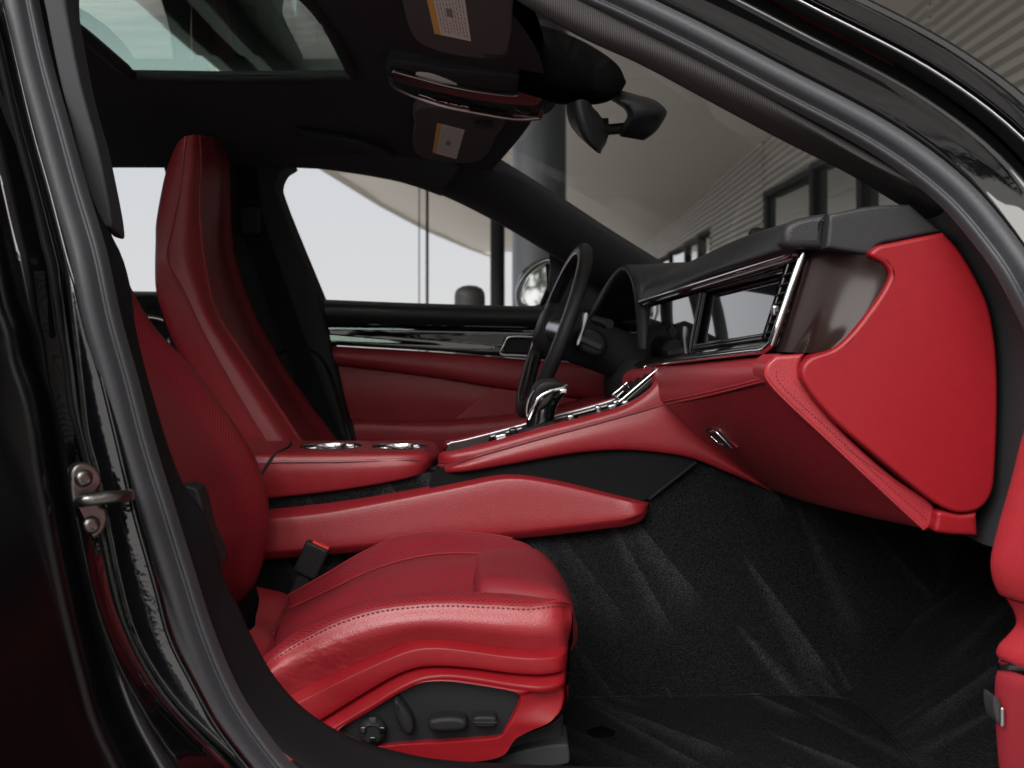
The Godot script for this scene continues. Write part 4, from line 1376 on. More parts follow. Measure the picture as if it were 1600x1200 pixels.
# ---------------------------------------------------------------- centre console
func center_console() -> void:
	var c := group(car, "center_console", "red leather centre console rising to the dashboard")
	var g := Geo.new()
	var top := [684, 714, 692, 709, 705, 707, 780, 688, 855, 667, 930, 648, 980, 632, 1012, 611, 1030, 592, 1045, 576]
	var near := px(top, -0.708)
	near[0].z = -0.74; near[1].z = -0.718
	var seam := px([682, 727, 700, 726, 738, 716, 780, 704, 855, 683, 930, 663, 1005, 642, 1040, 632], -0.698)
	seam[0].z = -0.735; seam[1].z = -0.708
	var lip := shift(near, Vector3(0.002, 0.001, -0.012))
	var dip := shift(near, Vector3(0.004, -0.008, -0.016))
	var far_lip := shift(near, Vector3(0.002, 0.001, -0.188))
	var far_dip := shift(near, Vector3(0.004, -0.008, -0.184))
	var far := shift(near, Vector3(0, -0.004, -0.2))
	far[0].z = -0.876; far[1].z = -0.898
	loft(g, [seam, mix(seam, near, 0.6, Vector3(0, 0, 0.004)), near, lip, dip, dip, far_dip, far_dip, far_lip, far, shift(far, Vector3(0, -0.03, 0)), shift(far, Vector3(0, -0.12, 0))], 60, 4)
	cap(g, PackedVector3Array([seam[0], near[0], far[0], far[0] + Vector3(0, -0.03, 0)]))
	part(c, "console_top", g, M.red_leather)
	g = Geo.new()
	var s2 := px([682, 728, 700, 727, 738, 717, 780, 705, 855, 684, 930, 664, 1005, 643, 1040, 633, 1075, 669, 1145, 722, 1208, 767], -0.698)
	s2[0].z = -0.735; s2[1].z = -0.708
	var b2 := px([686, 739, 694, 740, 720, 737, 795, 725, 880, 710, 930, 704, 980, 702, 1030, 706, 1080, 715, 1145, 741, 1208, 769], -0.70)
	b2[0].z = -0.74; b2[1].z = -0.715
	loft(g, [s2, mix(s2, b2, 0.5, Vector3(0, 0, 0.005)), b2, shift(b2, Vector3(0, 0.0, -0.02)), shift(b2, Vector3(0, 0.01, -0.06))], 60, 4)
	cap(g, PackedVector3Array([s2[0], b2[0], b2[0] + Vector3(0, 0, -0.12), s2[0] + Vector3(0, 0, -0.13)]))
	part(c, "console_side", g, M.red_leather)
	g = Geo.new()
	var sp := px([686, 723, 702, 722, 738, 712, 780, 700, 855, 679, 930, 659, 1005, 638, 1036, 627], -0.6965)
	stitch(g, sp, 0.005, 0.0006)
	part(c, "seam_stitch_line", g, M.red_thread).set_meta("kind", "stuff")
	g = Geo.new()
	tube(g, res(px([683, 727, 700, 726, 738, 716, 780, 704, 855, 683, 930, 663, 1005, 642, 1040, 632], -0.6965), 50), 0.0009, 6)
	part(c, "seam_groove", g, M.red_thread)
	# the inlay down the middle: gloss black with bright edges
	var mid := shift(near, Vector3(0.003, -0.006, -0.1))
	var rs := res(mid, 61)
	var strip := func(a: int, b: int, z0: float, z1: float, h: float) -> Geo:
		var q := Geo.new()
		var p := rs.slice(a, b)
		var p0 := PackedVector3Array()
		var p1 := PackedVector3Array()
		for k in p:
			p0.append(Vector3(k.x, k.y + h, z0)); p1.append(Vector3(k.x, k.y + h, z1))
		loft(q, [shift(p0, Vector3(0, -0.006, 0)), p0, p0, p1, p1, shift(p1, Vector3(0, -0.006, 0))], p.size(), 2)
		return q
	part(c, "inlay", strip.call(2, 61, -0.728, -0.888, 0.001), M.piano_black)
	for z in [-0.7265, -0.8895]:
		g = Geo.new()
		tube(g, res(setz(shift(rs.slice(1, 60), Vector3(0, 0.003, 0)), z), 50), 0.0028, 8, false, 0.0022)
		part(c, "inlay_edge", g, M.satin_metal)
	g = Geo.new()
	part(c, "tray_lid", strip.call(3, 15, -0.732, -0.884, 0.004), M.satin_metal)
	part(c, "control_panel", strip.call(16, 30, -0.735, -0.78, 0.004), M.chrome)
	part(c, "button_row", strip.call(36, 44, -0.734, -0.775, 0.005), M.satin_metal)
	for b in [[17, -0.76, 0.02], [20, -0.80, 0.014], [34, -0.77, 0.012], [44, -0.76, 0.016], [46, -0.80, 0.018], [47, -0.745, 0.012], [41, -0.80, 0.01]]:
		g = Geo.new()
		var p: Vector3 = rs[b[0]]
		var q: Vector3 = rs[b[0] + 1] - rs[b[0] - 1]
		rbox(g, Vector3(p.x, p.y + 0.007, b[1]), Vector3(b[2], 0.010, 0.018), 0.003, Basis(Vector3.BACK, atan2(q.y, q.x)))
		part(c, "switch", g, M.satin_metal if b[0] != 20 else M.piano_black)
	# air vent at the top of the console
	var v0 := at(975, 634, -0.73)
	var v1 := at(1033, 584, -0.73)
	var dirv := (v1 - v0).normalized()
	var vb := Basis(Vector3.BACK, atan2(dirv.y, dirv.x))
	g = Geo.new()
	rbox(g, Vector3((v0.x + v1.x) / 2, (v0.y + v1.y) / 2, -0.805), Vector3(v0.distance_to(v1), 0.012, 0.13), 0.003, vb)
	part(c, "vent_box", g, M.piano_black)
	for k in 5:
		g = Geo.new()
		var p := v0.lerp(v1, 0.3 + 0.15 * k) + vb.y * 0.008
		rbox(g, Vector3(p.x, p.y, -0.805), Vector3(0.010, 0.003, 0.122), 0.001, vb * Basis(Vector3.BACK, 0.4))
		part(c, "vent_slat", g, M.black_plastic)
	g = Geo.new()
	var fr := PackedVector3Array()
	for q in [[0.0, -0.736], [0.5, -0.736], [1.0, -0.736], [1.0, -0.736], [1.0, -0.80], [1.0, -0.874], [1.0, -0.874], [0.5, -0.874], [0.0, -0.874], [0.0, -0.874], [0.0, -0.80], [0.0, -0.736]]:
		var p := v0.lerp(v1, q[0]) + vb.y * 0.009
		fr.append(Vector3(p.x, p.y, q[1]))
	tube(g, spline(fr, 6, true), 0.0025, 8, true)
	part(c, "vent_rim", g, M.chrome)
	# dark lower side of the console
	g = Geo.new()
	panel(g, [680, 735, 796, 724, 930, 700, 1030, 703, 1088, 718, 1088, 718, 1083, 727, 1016, 779, 1016, 779, 950, 800, 680, 800], -0.712, 0.06, 0.002, 4, 2)
	part(c, "console_lower_side", g, M.console_mesh)
	g = Geo.new()
	tube(g, res(px([1088, 722, 1014, 780], -0.705), 12), 0.0022, 6)
	part(c, "lower_side_edge", g, M.black_plastic)
	g = Geo.new()
	panel(g, [415, 740, 690, 730, 800, 720, 800, 760, 415, 800], -0.75, 0.1, 0.003, 3, 2)
	part(c, "armrest_gap", g, M.soft_black)
	g = Geo.new()
	rbox(g, W(-0.14, -0.42, -0.83), Vector3(1.1, 0.32, 0.17), 0.01)
	part(c, "console_core", g, M.soft_black)
	# gear selector
	var gs := group(car, "gear_selector", "black leather gear selector with chrome edges")
	var z := -0.81
	g = Geo.new()
	var k0 := p3([826, 672, z + 0.02, 828, 650, z + 0.02, 838, 630, z + 0.024, 856, 612, z + 0.026, 882, 605, z + 0.022])
	var k1 := p3([826, 672, z - 0.02, 828, 650, z - 0.02, 838, 630, z - 0.024, 856, 612, z - 0.026, 882, 605, z - 0.022])
	var k2 := p3([858, 668, z - 0.018, 862, 650, z - 0.018, 866, 636, z - 0.02, 874, 622, z - 0.02, 884, 612, z - 0.02])
	var k3 := p3([858, 668, z + 0.018, 862, 650, z + 0.018, 866, 636, z + 0.02, 874, 622, z + 0.02, 884, 612, z + 0.02])
	solid(g, [k0, k1, k2, k3], 16, 5)
	part(gs, "stem", g, M.piano_black)
	g = Geo.new()
	var c0 := p3([828, 637, z + 0.022, 832, 616, z + 0.028, 845, 600, z + 0.032, 866, 596, z + 0.03, 884, 603, z + 0.02])
	var c1 := p3([828, 637, z - 0.022, 832, 616, z - 0.028, 845, 600, z - 0.032, 866, 596, z - 0.03, 884, 603, z - 0.02])
	var c2 := p3([836, 640, z - 0.02, 844, 622, z - 0.026, 856, 611, z - 0.028, 870, 607, z - 0.026, 884, 608, z - 0.018])
	var c3 := p3([836, 640, z + 0.02, 844, 622, z + 0.026, 856, 611, z + 0.028, 870, 607, z + 0.026, 884, 608, z + 0.018])
	solid(g, [c0, mix(c0, c1, 0.5, Vector3(-0.004, 0.006, 0)), c1, c2, c3], 18, 5)
	part(gs, "knob_cap", g, M.black_leather)
	g = Geo.new()
	tube(g, res(p3([826, 655, z + 0.03, 832, 640, z + 0.034, 842, 622, z + 0.036, 858, 612, z + 0.036, 878, 607, z + 0.03, 886, 602, z + 0.024]), 30), 0.0035, 8, false, 0.0022)
	part(gs, "chrome_edge", g, M.chrome)
	g = Geo.new()
	tube(g, res(p3([828, 655, z + 0.03, 823, 648, z + 0.03, 826, 625, z + 0.03, 834, 610, z + 0.032]), 20), 0.002, 8)
	part(gs, "chrome_spine", g, M.chrome)
	g = Geo.new()
	rbox(g, at(880, 611, z + 0.03), Vector3(0.014, 0.010, 0.012), 0.003)
	part(gs, "release_button", g, M.chrome)
	g = Geo.new()
	rbox(g, at(843, 670, z), Vector3(0.06, 0.02, 0.07), 0.005, Basis(Vector3.BACK, 0.25))
	part(gs, "boot_plate", g, M.black_plastic)
	# armrest with cup holders
	var a := group(car, "center_armrest", "red leather armrest block with two chrome cup holders")
	g = Geo.new()
	var t := [300, 712, 420, 712, 540, 711, 640, 709, 664, 710, 674, 716, 676, 722]
	var n0 := px(t, -0.712)
	n0[4].z = -0.725; n0[5].z = -0.755; n0[6].z = -0.81
	var f0 := shift(n0, Vector3(0, 0, -0.2))
	for i in n0.size(): f0[i].z = -1.62 - n0[i].z
	var sm := px([300, 723, 420, 723, 540, 722, 640, 719, 664, 719, 675, 721, 677, 726], -0.706)
	sm[4].z = -0.72; sm[5].z = -0.75; sm[6].z = -0.81
	var fsm := shift(sm, Vector3.ZERO)
	for i in sm.size(): fsm[i].z = -1.62 - sm[i].z
	var inner_n := shift(n0, Vector3(-0.012, 0.004, -0.014))
	var inner_f := shift(f0, Vector3(-0.012, 0.004, 0.014))
	for i in 3:
		inner_n[4 + i] = inner_n[4 + i] + Vector3(-0.006 * i, 0, -0.004 * i)
		inner_f[4 + i] = inner_f[4 + i] + Vector3(-0.006 * i, 0, 0.004 * i)
	for i in inner_n.size():
		inner_n[i].y = n0[1].y + 0.004; inner_f[i].y = n0[1].y + 0.004
	loft(g, [sm, n0, inner_n], 50, 4)
	loft(g, [inner_f, f0, fsm], 50, 4)
	# flat top: a cell round each cup well, plain pieces before, between and after them
	var ty := inner_n[0].y
	var cups := [[at(517, 702, -0.81).x, 0.050], [at(624, 702, -0.81).x, 0.044]]
	var zn := inner_n[1].z
	var zf := inner_f[1].z
	var xa: float = cups[0][0] - 0.056
	var xb: float = (cups[0][0] + cups[1][0]) / 2
	var xc: float = cups[1][0] + 0.047
	for q in [[inner_n[0].x, xa]]:
		grid(g, [PackedVector3Array([Vector3(q[0], ty, zn), Vector3(q[1], ty, zn)]), PackedVector3Array([Vector3(q[0], ty, zf), Vector3(q[1], ty, zf)])])
	for q in 2:
		var xl: float = xa if q == 0 else xb
		var xr: float = xb if q == 0 else xc
		var ring_o := PackedVector3Array()
		var ring_i := PackedVector3Array()
		for j in 48:
			var e := TAU * j / 48
			var dx := cos(e)
			var dz := sin(e)
			var cx: float = cups[q][0]
			var lim := 1e9
			if absf(dx) > 1e-6: lim = min(lim, ((xr - cx) if dx > 0 else (cx - xl)) / absf(dx))
			if absf(dz) > 1e-6: lim = min(lim, ((zn + 0.81) if dz > 0 else (-0.81 - zf)) / absf(dz))
			ring_o.append(Vector3(cx + dx * lim, ty, -0.81 + dz * lim))
			ring_i.append(Vector3(cx + dx * cups[q][1], ty, -0.81 + dz * cups[q][1]))
		grid(g, [ring_o, ring_i], true)
	var tip := PackedVector3Array([Vector3(xc, ty, zn)])
	for w in res(inner_n, 50):
		if w.x > xc: tip.append(Vector3(w.x, ty, w.z))
	var back := res(inner_f, 50)
	for i in 50:
		if back[49 - i].x > xc: tip.append(Vector3(back[49 - i].x, ty, back[49 - i].z))
	tip.append(Vector3(xc, ty, zf))
	cap(g, tip)
	part(a, "armrest_top", g, M.red_leather)
	g = Geo.new()
	var bt := px([300, 790, 420, 778, 540, 764, 640, 746, 660, 741, 671, 735, 676, 732], -0.712)
	bt[4].z = -0.725; bt[5].z = -0.755; bt[6].z = -0.81
	var fbt := shift(bt, Vector3.ZERO)
	for i in bt.size(): fbt[i].z = -1.62 - bt[i].z
	loft(g, [sm, mix(sm, bt, 0.3, Vector3(0, 0, 0.004)), mix(sm, bt, 0.8, Vector3(0, 0, 0.003)), bt, shift(bt, Vector3(-0.005, -0.002, -0.02)), shift(fbt, Vector3(-0.005, -0.002, 0.02)), fbt, fsm], 50, 4)
	part(a, "armrest_side", g, M.red_leather)
	g = Geo.new()
	tube(g, res(px([420, 723, 540, 722, 640, 719, 660, 719], -0.7045), 30), 0.0008, 6)
	part(a, "seam_groove", g, M.red_thread)
	g = Geo.new()
	stitch(g, px([424, 720, 540, 719, 640, 716, 658, 716], -0.705), 0.005, 0.0006)
	part(a, "seam_stitch_line", g, M.red_thread).set_meta("kind", "stuff")
	g = Geo.new()
	tube(g, res(p3([408, 742, -0.703, 420, 722, -0.703, 427, 711, -0.710, 440, 704, -0.74, 452, 697, -0.80, 455, 690, -0.9]), 24), 0.0022, 6)
	part(a, "lid_joint", g, M.soft_black)
	for s in [[517, 0.050], [624, 0.044]]:
		var cc := at(s[0], 702, -0.81)
		cc.y = n0[1].y + 0.004
		g = Geo.new()
		lathe(g, [s[1] + 0.003, 0.0003, s[1] + 0.002, 0.0012, s[1] - 0.0005, 0.001, s[1] - 0.002, -0.001, s[1] - 0.003, -0.008, s[1] - 0.005, -0.05], cc, Basis.IDENTITY, 48)
		part(a, "cup_holder_ring", g, M.chrome)
		g = Geo.new()
		lathe(g, [s[1] - 0.006, -0.045, 0.0, -0.046], cc, Basis.IDENTITY, 40)
		part(a, "cup_holder_floor", g, M.piano_black)
	# long red flank beside the passenger seat
	var fk := group(car, "console_flank", "long red leather wedge along the console beside the passenger seat")
	g = Geo.new()
	var top_ := px([300, 800, 422, 789, 560, 774, 700, 750, 765, 738, 800, 736, 870, 745, 957, 767, 1006, 779, 1017, 786], -0.735)
	var crest := px([300, 822, 426, 811, 500, 803, 600, 785, 720, 761, 780, 749, 815, 748, 870, 757, 957, 777, 1004, 788, 1018, 792], -0.693)
	var low := px([300, 870, 426, 862, 560, 852, 700, 840, 835, 828, 930, 817, 985, 809, 1004, 803, 1016, 797], -0.687)
	var und := px([300, 881, 426, 874, 560, 864, 700, 852, 835, 840, 930, 829, 988, 820, 1005, 811, 1016, 801], -0.70)
	for r in [top_, crest, low, und]: r[r.size() - 1].z = -0.722
	var c_hi := mix(crest, top_, 0.06)
	var c_lo := mix(crest, low, 0.06)
	loft(g, [shift(top_, Vector3(0, -0.02, -0.03)), top_, top_, c_hi, c_lo, mix(crest, low, 0.5, Vector3(0, 0, 0.001)), mix(low, crest, 0.04), mix(low, und, 0.2), und, und, shift(und, Vector3(0, 0.0, -0.03))], 90, 4)
	part(fk, "flank_panel", g, M.red_leather)
	# buckle
	var bk := group(car, "belt_buckle", "black seat belt buckle with a red release button")
	var bb := Basis(Vector3.BACK, -0.42)
	var bc := at(487, 875, -0.655)
	g = Geo.new()
	rbox(g, bc, Vector3(0.040, 0.054, 0.018), 0.005, bb)
	part(bk, "housing", g, M.black_plastic)
	g = Geo.new()
	rbox(g, bc + bb * Vector3(0.004, 0.0265, 0), Vector3(0.028, 0.006, 0.012), 0.0015, bb)
	part(bk, "release_button", g, M.buckle_red)
	g = Geo.new()
	rbox(g, bc + bb * Vector3(0, -0.045, 0), Vector3(0.022, 0.05, 0.008), 0.003, bb)
	part(bk, "stalk", g, M.black_plastic)

# ---------------------------------------------------------------- seats
func passenger_seat() -> void:
	var s := group(car, "passenger_seat", "red leather passenger seat with perforated centre and black switch panel")
	var g := Geo.new()
	# cushion: rails from the near bottom edge over the near bolster, centre and far bolster
	var bottom := px([395, 1118, 454, 1090, 529, 1054, 604, 1022, 645, 1007, 682, 1003, 735, 1009, 791, 1017, 847, 1020, 882, 1017, 891, 1013], -0.178)
	var side := px([380, 1090, 430, 1050, 500, 1018, 585, 985, 660, 973, 735, 975, 810, 981, 870, 984, 896, 980], -0.166)
	var stit := px([392, 1060, 416, 1040, 435, 1021, 484, 991, 529, 969, 585, 952, 641, 944, 697, 941, 772, 944, 829, 946, 870, 943, 893, 955], -0.176)
	for r in [bottom, side, stit]:
		r[r.size() - 1].z -= 0.03; r[r.size() - 2].z -= 0.006
	var crest := px([384, 1052, 411, 1026, 440, 1003, 472, 980, 529, 953, 585, 936, 660, 927, 735, 925, 810, 929, 862, 938, 893, 958], -0.215)
	crest[crest.size() - 1].z -= 0.02
	var valley := px([400, 1030, 440, 1012, 500, 988, 560, 964, 620, 948, 690, 939, 760, 938, 830, 942, 880, 955, 896, 972], -0.295)
	var middle := px([410, 985, 440, 968, 500, 940, 560, 912, 620, 893, 690, 882, 760, 881, 820, 885, 865, 905, 886, 935], -0.43)
	var valley2 := px([430, 962, 460, 950, 520, 922, 570, 898, 630, 878, 690, 868, 750, 868, 800, 872, 840, 886, 868, 908], -0.55)
	var crest2 := px([425, 945, 455, 928, 510, 897, 570, 862, 622, 840, 679, 831, 735, 833, 791, 840, 829, 853, 846, 872], -0.635)
	var side2 := px([430, 960, 460, 945, 510, 920, 570, 885, 622, 865, 679, 858, 735, 858, 791, 864, 829, 875, 846, 890], -0.675)
	var low2 := px([430, 1000, 460, 990, 570, 960, 679, 950, 791, 950, 846, 960], -0.67)
	loft(g, [bottom, side, mix(side, stit, 0.75, Vector3(0, 0, -0.0005)), stit], 190, 12)
	# sitting creases that fan out from the rear of the bolster
	var pivot := at(418, 1052, -0.17)
	var wob := FastNoiseLite.new()
	wob.seed = 5
	wob.frequency = 14.0
	for i in g.v.size():
		var q := g.v[i] - pivot
		var rr := Vector2(q.x, q.y).length()
		var th := atan2(q.y, q.x)
		var win := smoothstep(0.006, 0.03, rr) * (1.0 - smoothstep(0.07, 0.15, rr)) * smoothstep(-0.65, -0.35, th) * (1.0 - smoothstep(0.35, 0.6, th))
		var fold := sin(th * 38.0 + wob.get_noise_2d(q.x * 1.2, q.y * 1.2) * 9.0)
		g.v[i].z += win * (0.0006 * (absf(fold) - 0.6) + 0.0008 * wob.get_noise_2d(q.x * 3.0, q.y * 6.0))
	part(s, "bolster_side", g, M.red_leather, "smooth red side of the seat cushion with a stitched top seam")
	g = Geo.new()
	loft(g, [stit, mix(stit, crest, 0.4, Vector3(0, 0.003, 0)), crest, valley, middle, valley2, crest2, side2, low2], 70, 6)
	part(s, "cushion_top", g, M.red_leather_perforated, "perforated red leather seat cushion")
	g = Geo.new()
	# rounded front of the cushion, from the near side to the far side
	var f_top := PackedVector3Array([at(893, 956, -0.20), at(896, 963, -0.30), at(886, 934, -0.43), at(868, 904, -0.55), at(846, 871, -0.635)])
	var f_mid := PackedVector3Array([at(895, 980, -0.20), at(903, 985, -0.30), at(894, 958, -0.43), at(876, 930, -0.55), at(850, 895, -0.645)])
	var f_bot := PackedVector3Array([at(890, 1014, -0.21), at(896, 1012, -0.30), at(886, 985, -0.43), at(868, 955, -0.55), at(846, 930, -0.645)])
	loft(g, [shift(f_top, Vector3(-0.01, 0.0, 0)), f_top, f_mid, f_bot, shift(f_bot, Vector3(-0.03, -0.01, 0))], 24, 5)
	part(s, "cushion_nose", g, M.red_leather)
	# thigh pad
	g = Geo.new()
	var q0 := p3([742, 945, -0.275, 741, 926, -0.30, 740, 905, -0.37, 738, 890, -0.46, 737, 884, -0.52])
	var q1 := p3([753, 945, -0.268, 752, 917, -0.29, 752, 893, -0.37, 750, 876, -0.46, 748, 872, -0.53])
	var q2 := p3([821, 950, -0.262, 820, 922, -0.28, 815, 897, -0.37, 808, 875, -0.46, 800, 864, -0.545])
	var q3 := p3([874, 956, -0.256, 872, 936, -0.27, 866, 914, -0.37, 858, 890, -0.46, 838, 866, -0.58])
	var q4 := p3([892, 975, -0.255, 892, 964, -0.26, 889, 940, -0.37, 880, 916, -0.46, 862, 886, -0.60])
	var q5 := p3([886, 1000, -0.255, 887, 995, -0.26, 888, 972, -0.37, 880, 948, -0.46, 866, 910, -0.60])
	var lift := Vector3(0.001, 0.007, 0)
	loft(g, [shift(q0, Vector3(0, -0.02, 0)), q0, shift(q1, lift), shift(q2, lift), shift(q3, lift), shift(q4, Vector3(0.004, 0.002, 0)), q5], 24, 5)
	part(s, "thigh_pad", g, M.red_leather_ribbed, "finely ribbed red thigh pad at the front of the cushion")
	g = Geo.new()
	stitch(g, shift(stit, Vector3(0, -0.0035, 0.0022)), 0.0056, 0.0011)
	part(s, "cushion_stitch_line", g, M.red_thread).set_meta("kind", "stuff")
	g = Geo.new()
	tube(g, res(shift(stit, Vector3(0, 0.0005, 0.0002)), 60), 0.0013, 6)
	part(s, "seam_piping", g, M.red_leather)
	for r in [[valley2, 0.0035], [crest2, 0.001]]:
		g = Geo.new()
		tube(g, res(shift(res(r[0], 50).slice(2, 44), Vector3(0, r[1], 0)), 60), 0.0013, 6)
		part(s, "insert_seam", g, M.red_leather)
	g = Geo.new()
	tube(g, res(p3([451, 932, -0.6, 444, 952, -0.5, 436, 972, -0.42, 427, 990, -0.34]), 20), 0.0014, 6)
	part(s, "insert_seam", g, M.red_thread)
	# rear wedge between cushion and backrest
	g = Geo.new()
	loft(g, [p3([330, 1000, -0.2, 390, 985, -0.28, 400, 962, -0.4, 405, 935, -0.52, 400, 916, -0.62]), p3([380, 1060, -0.2, 418, 1008, -0.28, 430, 985, -0.4, 445, 950, -0.52, 450, 930, -0.62]), p3([395, 1080, -0.2, 425, 1020, -0.28, 440, 1000, -0.4, 455, 965, -0.52, 460, 945, -0.62])], 20, 5)
	part(s, "cushion_rear", g, M.red_leather)
	# two trim bands round the seat base
	var w0 := px([380, 1126, 454, 1088, 529, 1052, 604, 1020, 645, 1005, 682, 1002, 735, 1008, 791, 1016, 847, 1019, 880, 1017, 891, 1015], -0.168)
	var w1 := px([420, 1166, 499, 1126, 566, 1085, 622, 1053, 655, 1042, 690, 1040, 735, 1043, 810, 1052, 850, 1053, 880, 1051, 889, 1048], -0.166)
	for r in [w0, w1]:
		r[r.size() - 1].z -= 0.04; r[r.size() - 2].z -= 0.008
	g = Geo.new()
	var w0b := mix(w0, w1, 0.24, Vector3(0, 0, 0.006))
	loft(g, [shift(w0, Vector3(0, 0.002, -0.03)), shift(w0, Vector3(0, 0, -0.009)), shift(w0, Vector3(0, 0, -0.007)), shift(w0b, Vector3(0, 0.0008, -0.001)), shift(w0b, Vector3(0, -0.001, 0)), mix(w0, w1, 0.94, Vector3(0, 0, 0.004)), shift(w1, Vector3(0, 0.0, 0.001)), shift(w1, Vector3(0, 0.0, -0.02))], 70, 4)
	part(s, "upper_trim_band", g, M.red_trim)
	# shell below: top ledge, then the outer face with its cut for the switches
	var v0 := shift(w1, Vector3(0, -0.0015, -0.002))
	var v1 := px([440, 1200, 520, 1140, 580, 1104, 628, 1075, 660, 1062, 700, 1058, 740, 1062, 810, 1073, 850, 1076, 880, 1074, 888, 1068], -0.155)
	v1[10].z -= 0.045; v1[9].z -= 0.012
	g = Geo.new()
	loft(g, [shift(v0, Vector3(0, 0, -0.02)), shift(v0, Vector3(0, 0, -0.004)), shift(v0, Vector3(0, -0.0008, -0.0025)), shift(v1, Vector3(0, 0.0025, -0.0012)), v1, shift(v1, Vector3(0, -0.004, -0.001))], 70, 4)
	part(s, "shell_ledge", g, M.red_trim)
	# outer face as a frame round the switch panel
	var outer := px([505, 1150, 520, 1140, 580, 1104, 628, 1075, 660, 1062, 700, 1058, 740, 1062, 810, 1073, 850, 1076, 880, 1074, 884, 1100, 866, 1126, 829, 1143, 806, 1156, 790, 1180, 772, 1188, 697, 1194, 622, 1184, 560, 1172, 520, 1160], -0.156)
	for i in [9, 10]: outer[i].z = -0.172
	var inner := px([530, 1143, 540, 1132, 592, 1095, 632, 1074, 662, 1066, 700, 1065, 738, 1070, 800, 1081, 808, 1085, 811, 1091, 808, 1103, 797, 1124, 788, 1140, 783, 1149, 770, 1152, 735, 1155, 690, 1158, 640, 1161, 585, 1165, 540, 1152], -0.156)
	g = Geo.new()
	var ro := spline(outer, 4, true)
	var ri := spline(inner, 4, true)
	grid(g, [shift(ro, Vector3(0, 0, -0.05)), shift(ro, Vector3(0, 0, -0.003)), mixn(ro, ri, 0.06), mixn(ro, ri, 0.5), shift(mixn(ro, ri, 0.86), Vector3(0, 0, 0.001)), shift(mixn(ro, ri, 0.95), Vector3(0, 0, 0.0005)), shift(ri, Vector3(0, 0, -0.004)), shift(ri, Vector3(0, 0, -0.014))], true)
	part(s, "base_shell", g, M.red_trim)
	g = Geo.new()
	loft(g, [p3([884, 1072, -0.165, 886, 1100, -0.168, 868, 1126, -0.17, 830, 1145, -0.17]), p3([889, 1066, -0.21, 886, 1098, -0.21, 868, 1124, -0.21, 830, 1143, -0.21]), p3([880, 1050, -0.30, 876, 1080, -0.30, 860, 1100, -0.3, 830, 1120, -0.3]), p3([840, 970, -0.64, 836, 990, -0.64, 820, 1010, -0.64, 790, 1020, -0.64])], 14, 5)
	part(s, "shell_front", g, M.red_trim)
	g = Geo.new()
	loft(g, [p3([891, 1012, -0.2, 890, 1050, -0.2]), p3([885, 990, -0.32, 882, 1045, -0.32]), p3([846, 920, -0.64, 842, 965, -0.64])], 4, 5)
	part(s, "trim_front", g, M.red_trim)
	# switch panel
	g = Geo.new()
	panel(g, [528, 1143, 540, 1130, 592, 1093, 632, 1072, 662, 1064, 700, 1063, 738, 1068, 800, 1080, 810, 1084, 813, 1091, 808, 1105, 790, 1143, 783, 1152, 770, 1155, 690, 1161, 585, 1168, 540, 1154], -0.166, 0.02, 0.003, 4, 3)
	part(s, "switch_panel", g, M.black_plastic, "black plastic panel with the seat switches")
	g = Geo.new()
	tube(g, spline(shift(inner, Vector3(0, 0, -0.0065)), 4, true), 0.0012, 6, true)
	part(s, "switch_panel_rim", g, M.black_plastic)
	var kb := Basis(Vector3.RIGHT, PI / 2)
	g = Geo.new()
	lathe(g, [0.0155, 0.0, 0.016, 0.006, 0.014, 0.012, 0.0095, 0.0145, 0.008, 0.0125, 0.0, 0.0125], at(583, 1139, -0.165), kb, 32)
	part(s, "lumbar_knob", g, M.black_plastic)
	for k in 4:
		g = Geo.new()
		var e := PI / 2 * k + PI / 2
		rbox(g, at(583, 1139, -0.155) + Vector3(cos(e), sin(e), 0) * 0.0105 + Vector3(0, 0, 0.003), Vector3(0.007, 0.008, 0.004), 0.0015, Basis(Vector3.BACK, e))
		part(s, "lumbar_key", g, M.piano_black if k else M.grey_trim)
	g = Geo.new()
	panel(g, [616, 1095, 620, 1094, 634, 1108, 645, 1128, 646, 1143, 641, 1150, 634, 1150, 624, 1138, 616, 1118, 614, 1104], -0.147, 0.02, 0.006, 4, 5)
	part(s, "backrest_switch", g, M.black_plastic)
	g = Geo.new()
	panel(g, [669, 1131, 672, 1126, 690, 1122, 716, 1122, 727, 1126, 730, 1132, 728, 1139, 720, 1143, 690, 1145, 674, 1144, 669, 1139], -0.145, 0.022, 0.005, 4, 5)
	part(s, "cushion_switch", g, M.black_plastic)
	g = Geo.new()
	panel(g, [739, 1124, 742, 1121, 770, 1120, 775, 1122, 776, 1130, 773, 1136, 745, 1137, 740, 1135], -0.149, 0.018, 0.003, 4, 4)
	part(s, "memory_switch", g, M.black_plastic)
	g = Geo.new()
	rbox(g, at(758, 1129, -0.1485), Vector3(0.026, 0.0012, 0.002), 0.0005)
	part(s, "switch_groove", g, M.soft_black)
	# dark seat frame under the cushion
	g = Geo.new()
	rbox(g, W(-0.12, -0.51, -0.42), Vector3(0.36, 0.12, 0.4), 0.01)
	part(s, "seat_frame", g, M.soft_black)
	# backrest with fixed headrest
	var edge2 := px([60, 205, 130, 225, 158, 300, 168, 360, 180, 395, 206, 452, 245, 515, 298, 571, 357, 648, 402, 722, 420, 785, 419, 832, 410, 884, 392, 925, 370, 950], -0.625)
	var edge := setz(edge2, -0.215)
	var mid_b := shift(edge2, Vector3(-0.03, 0, 0.205))
	var outer2 := setz(shift(edge2, Vector3(-0.06, 0, 0)), -0.685)
	var outer_side := setz(outer2, -0.16)
	var back_f := shift(edge2, Vector3(-0.17, 0, -0.01))
	var back_n := setz(back_f, -0.2)
	g = Geo.new()
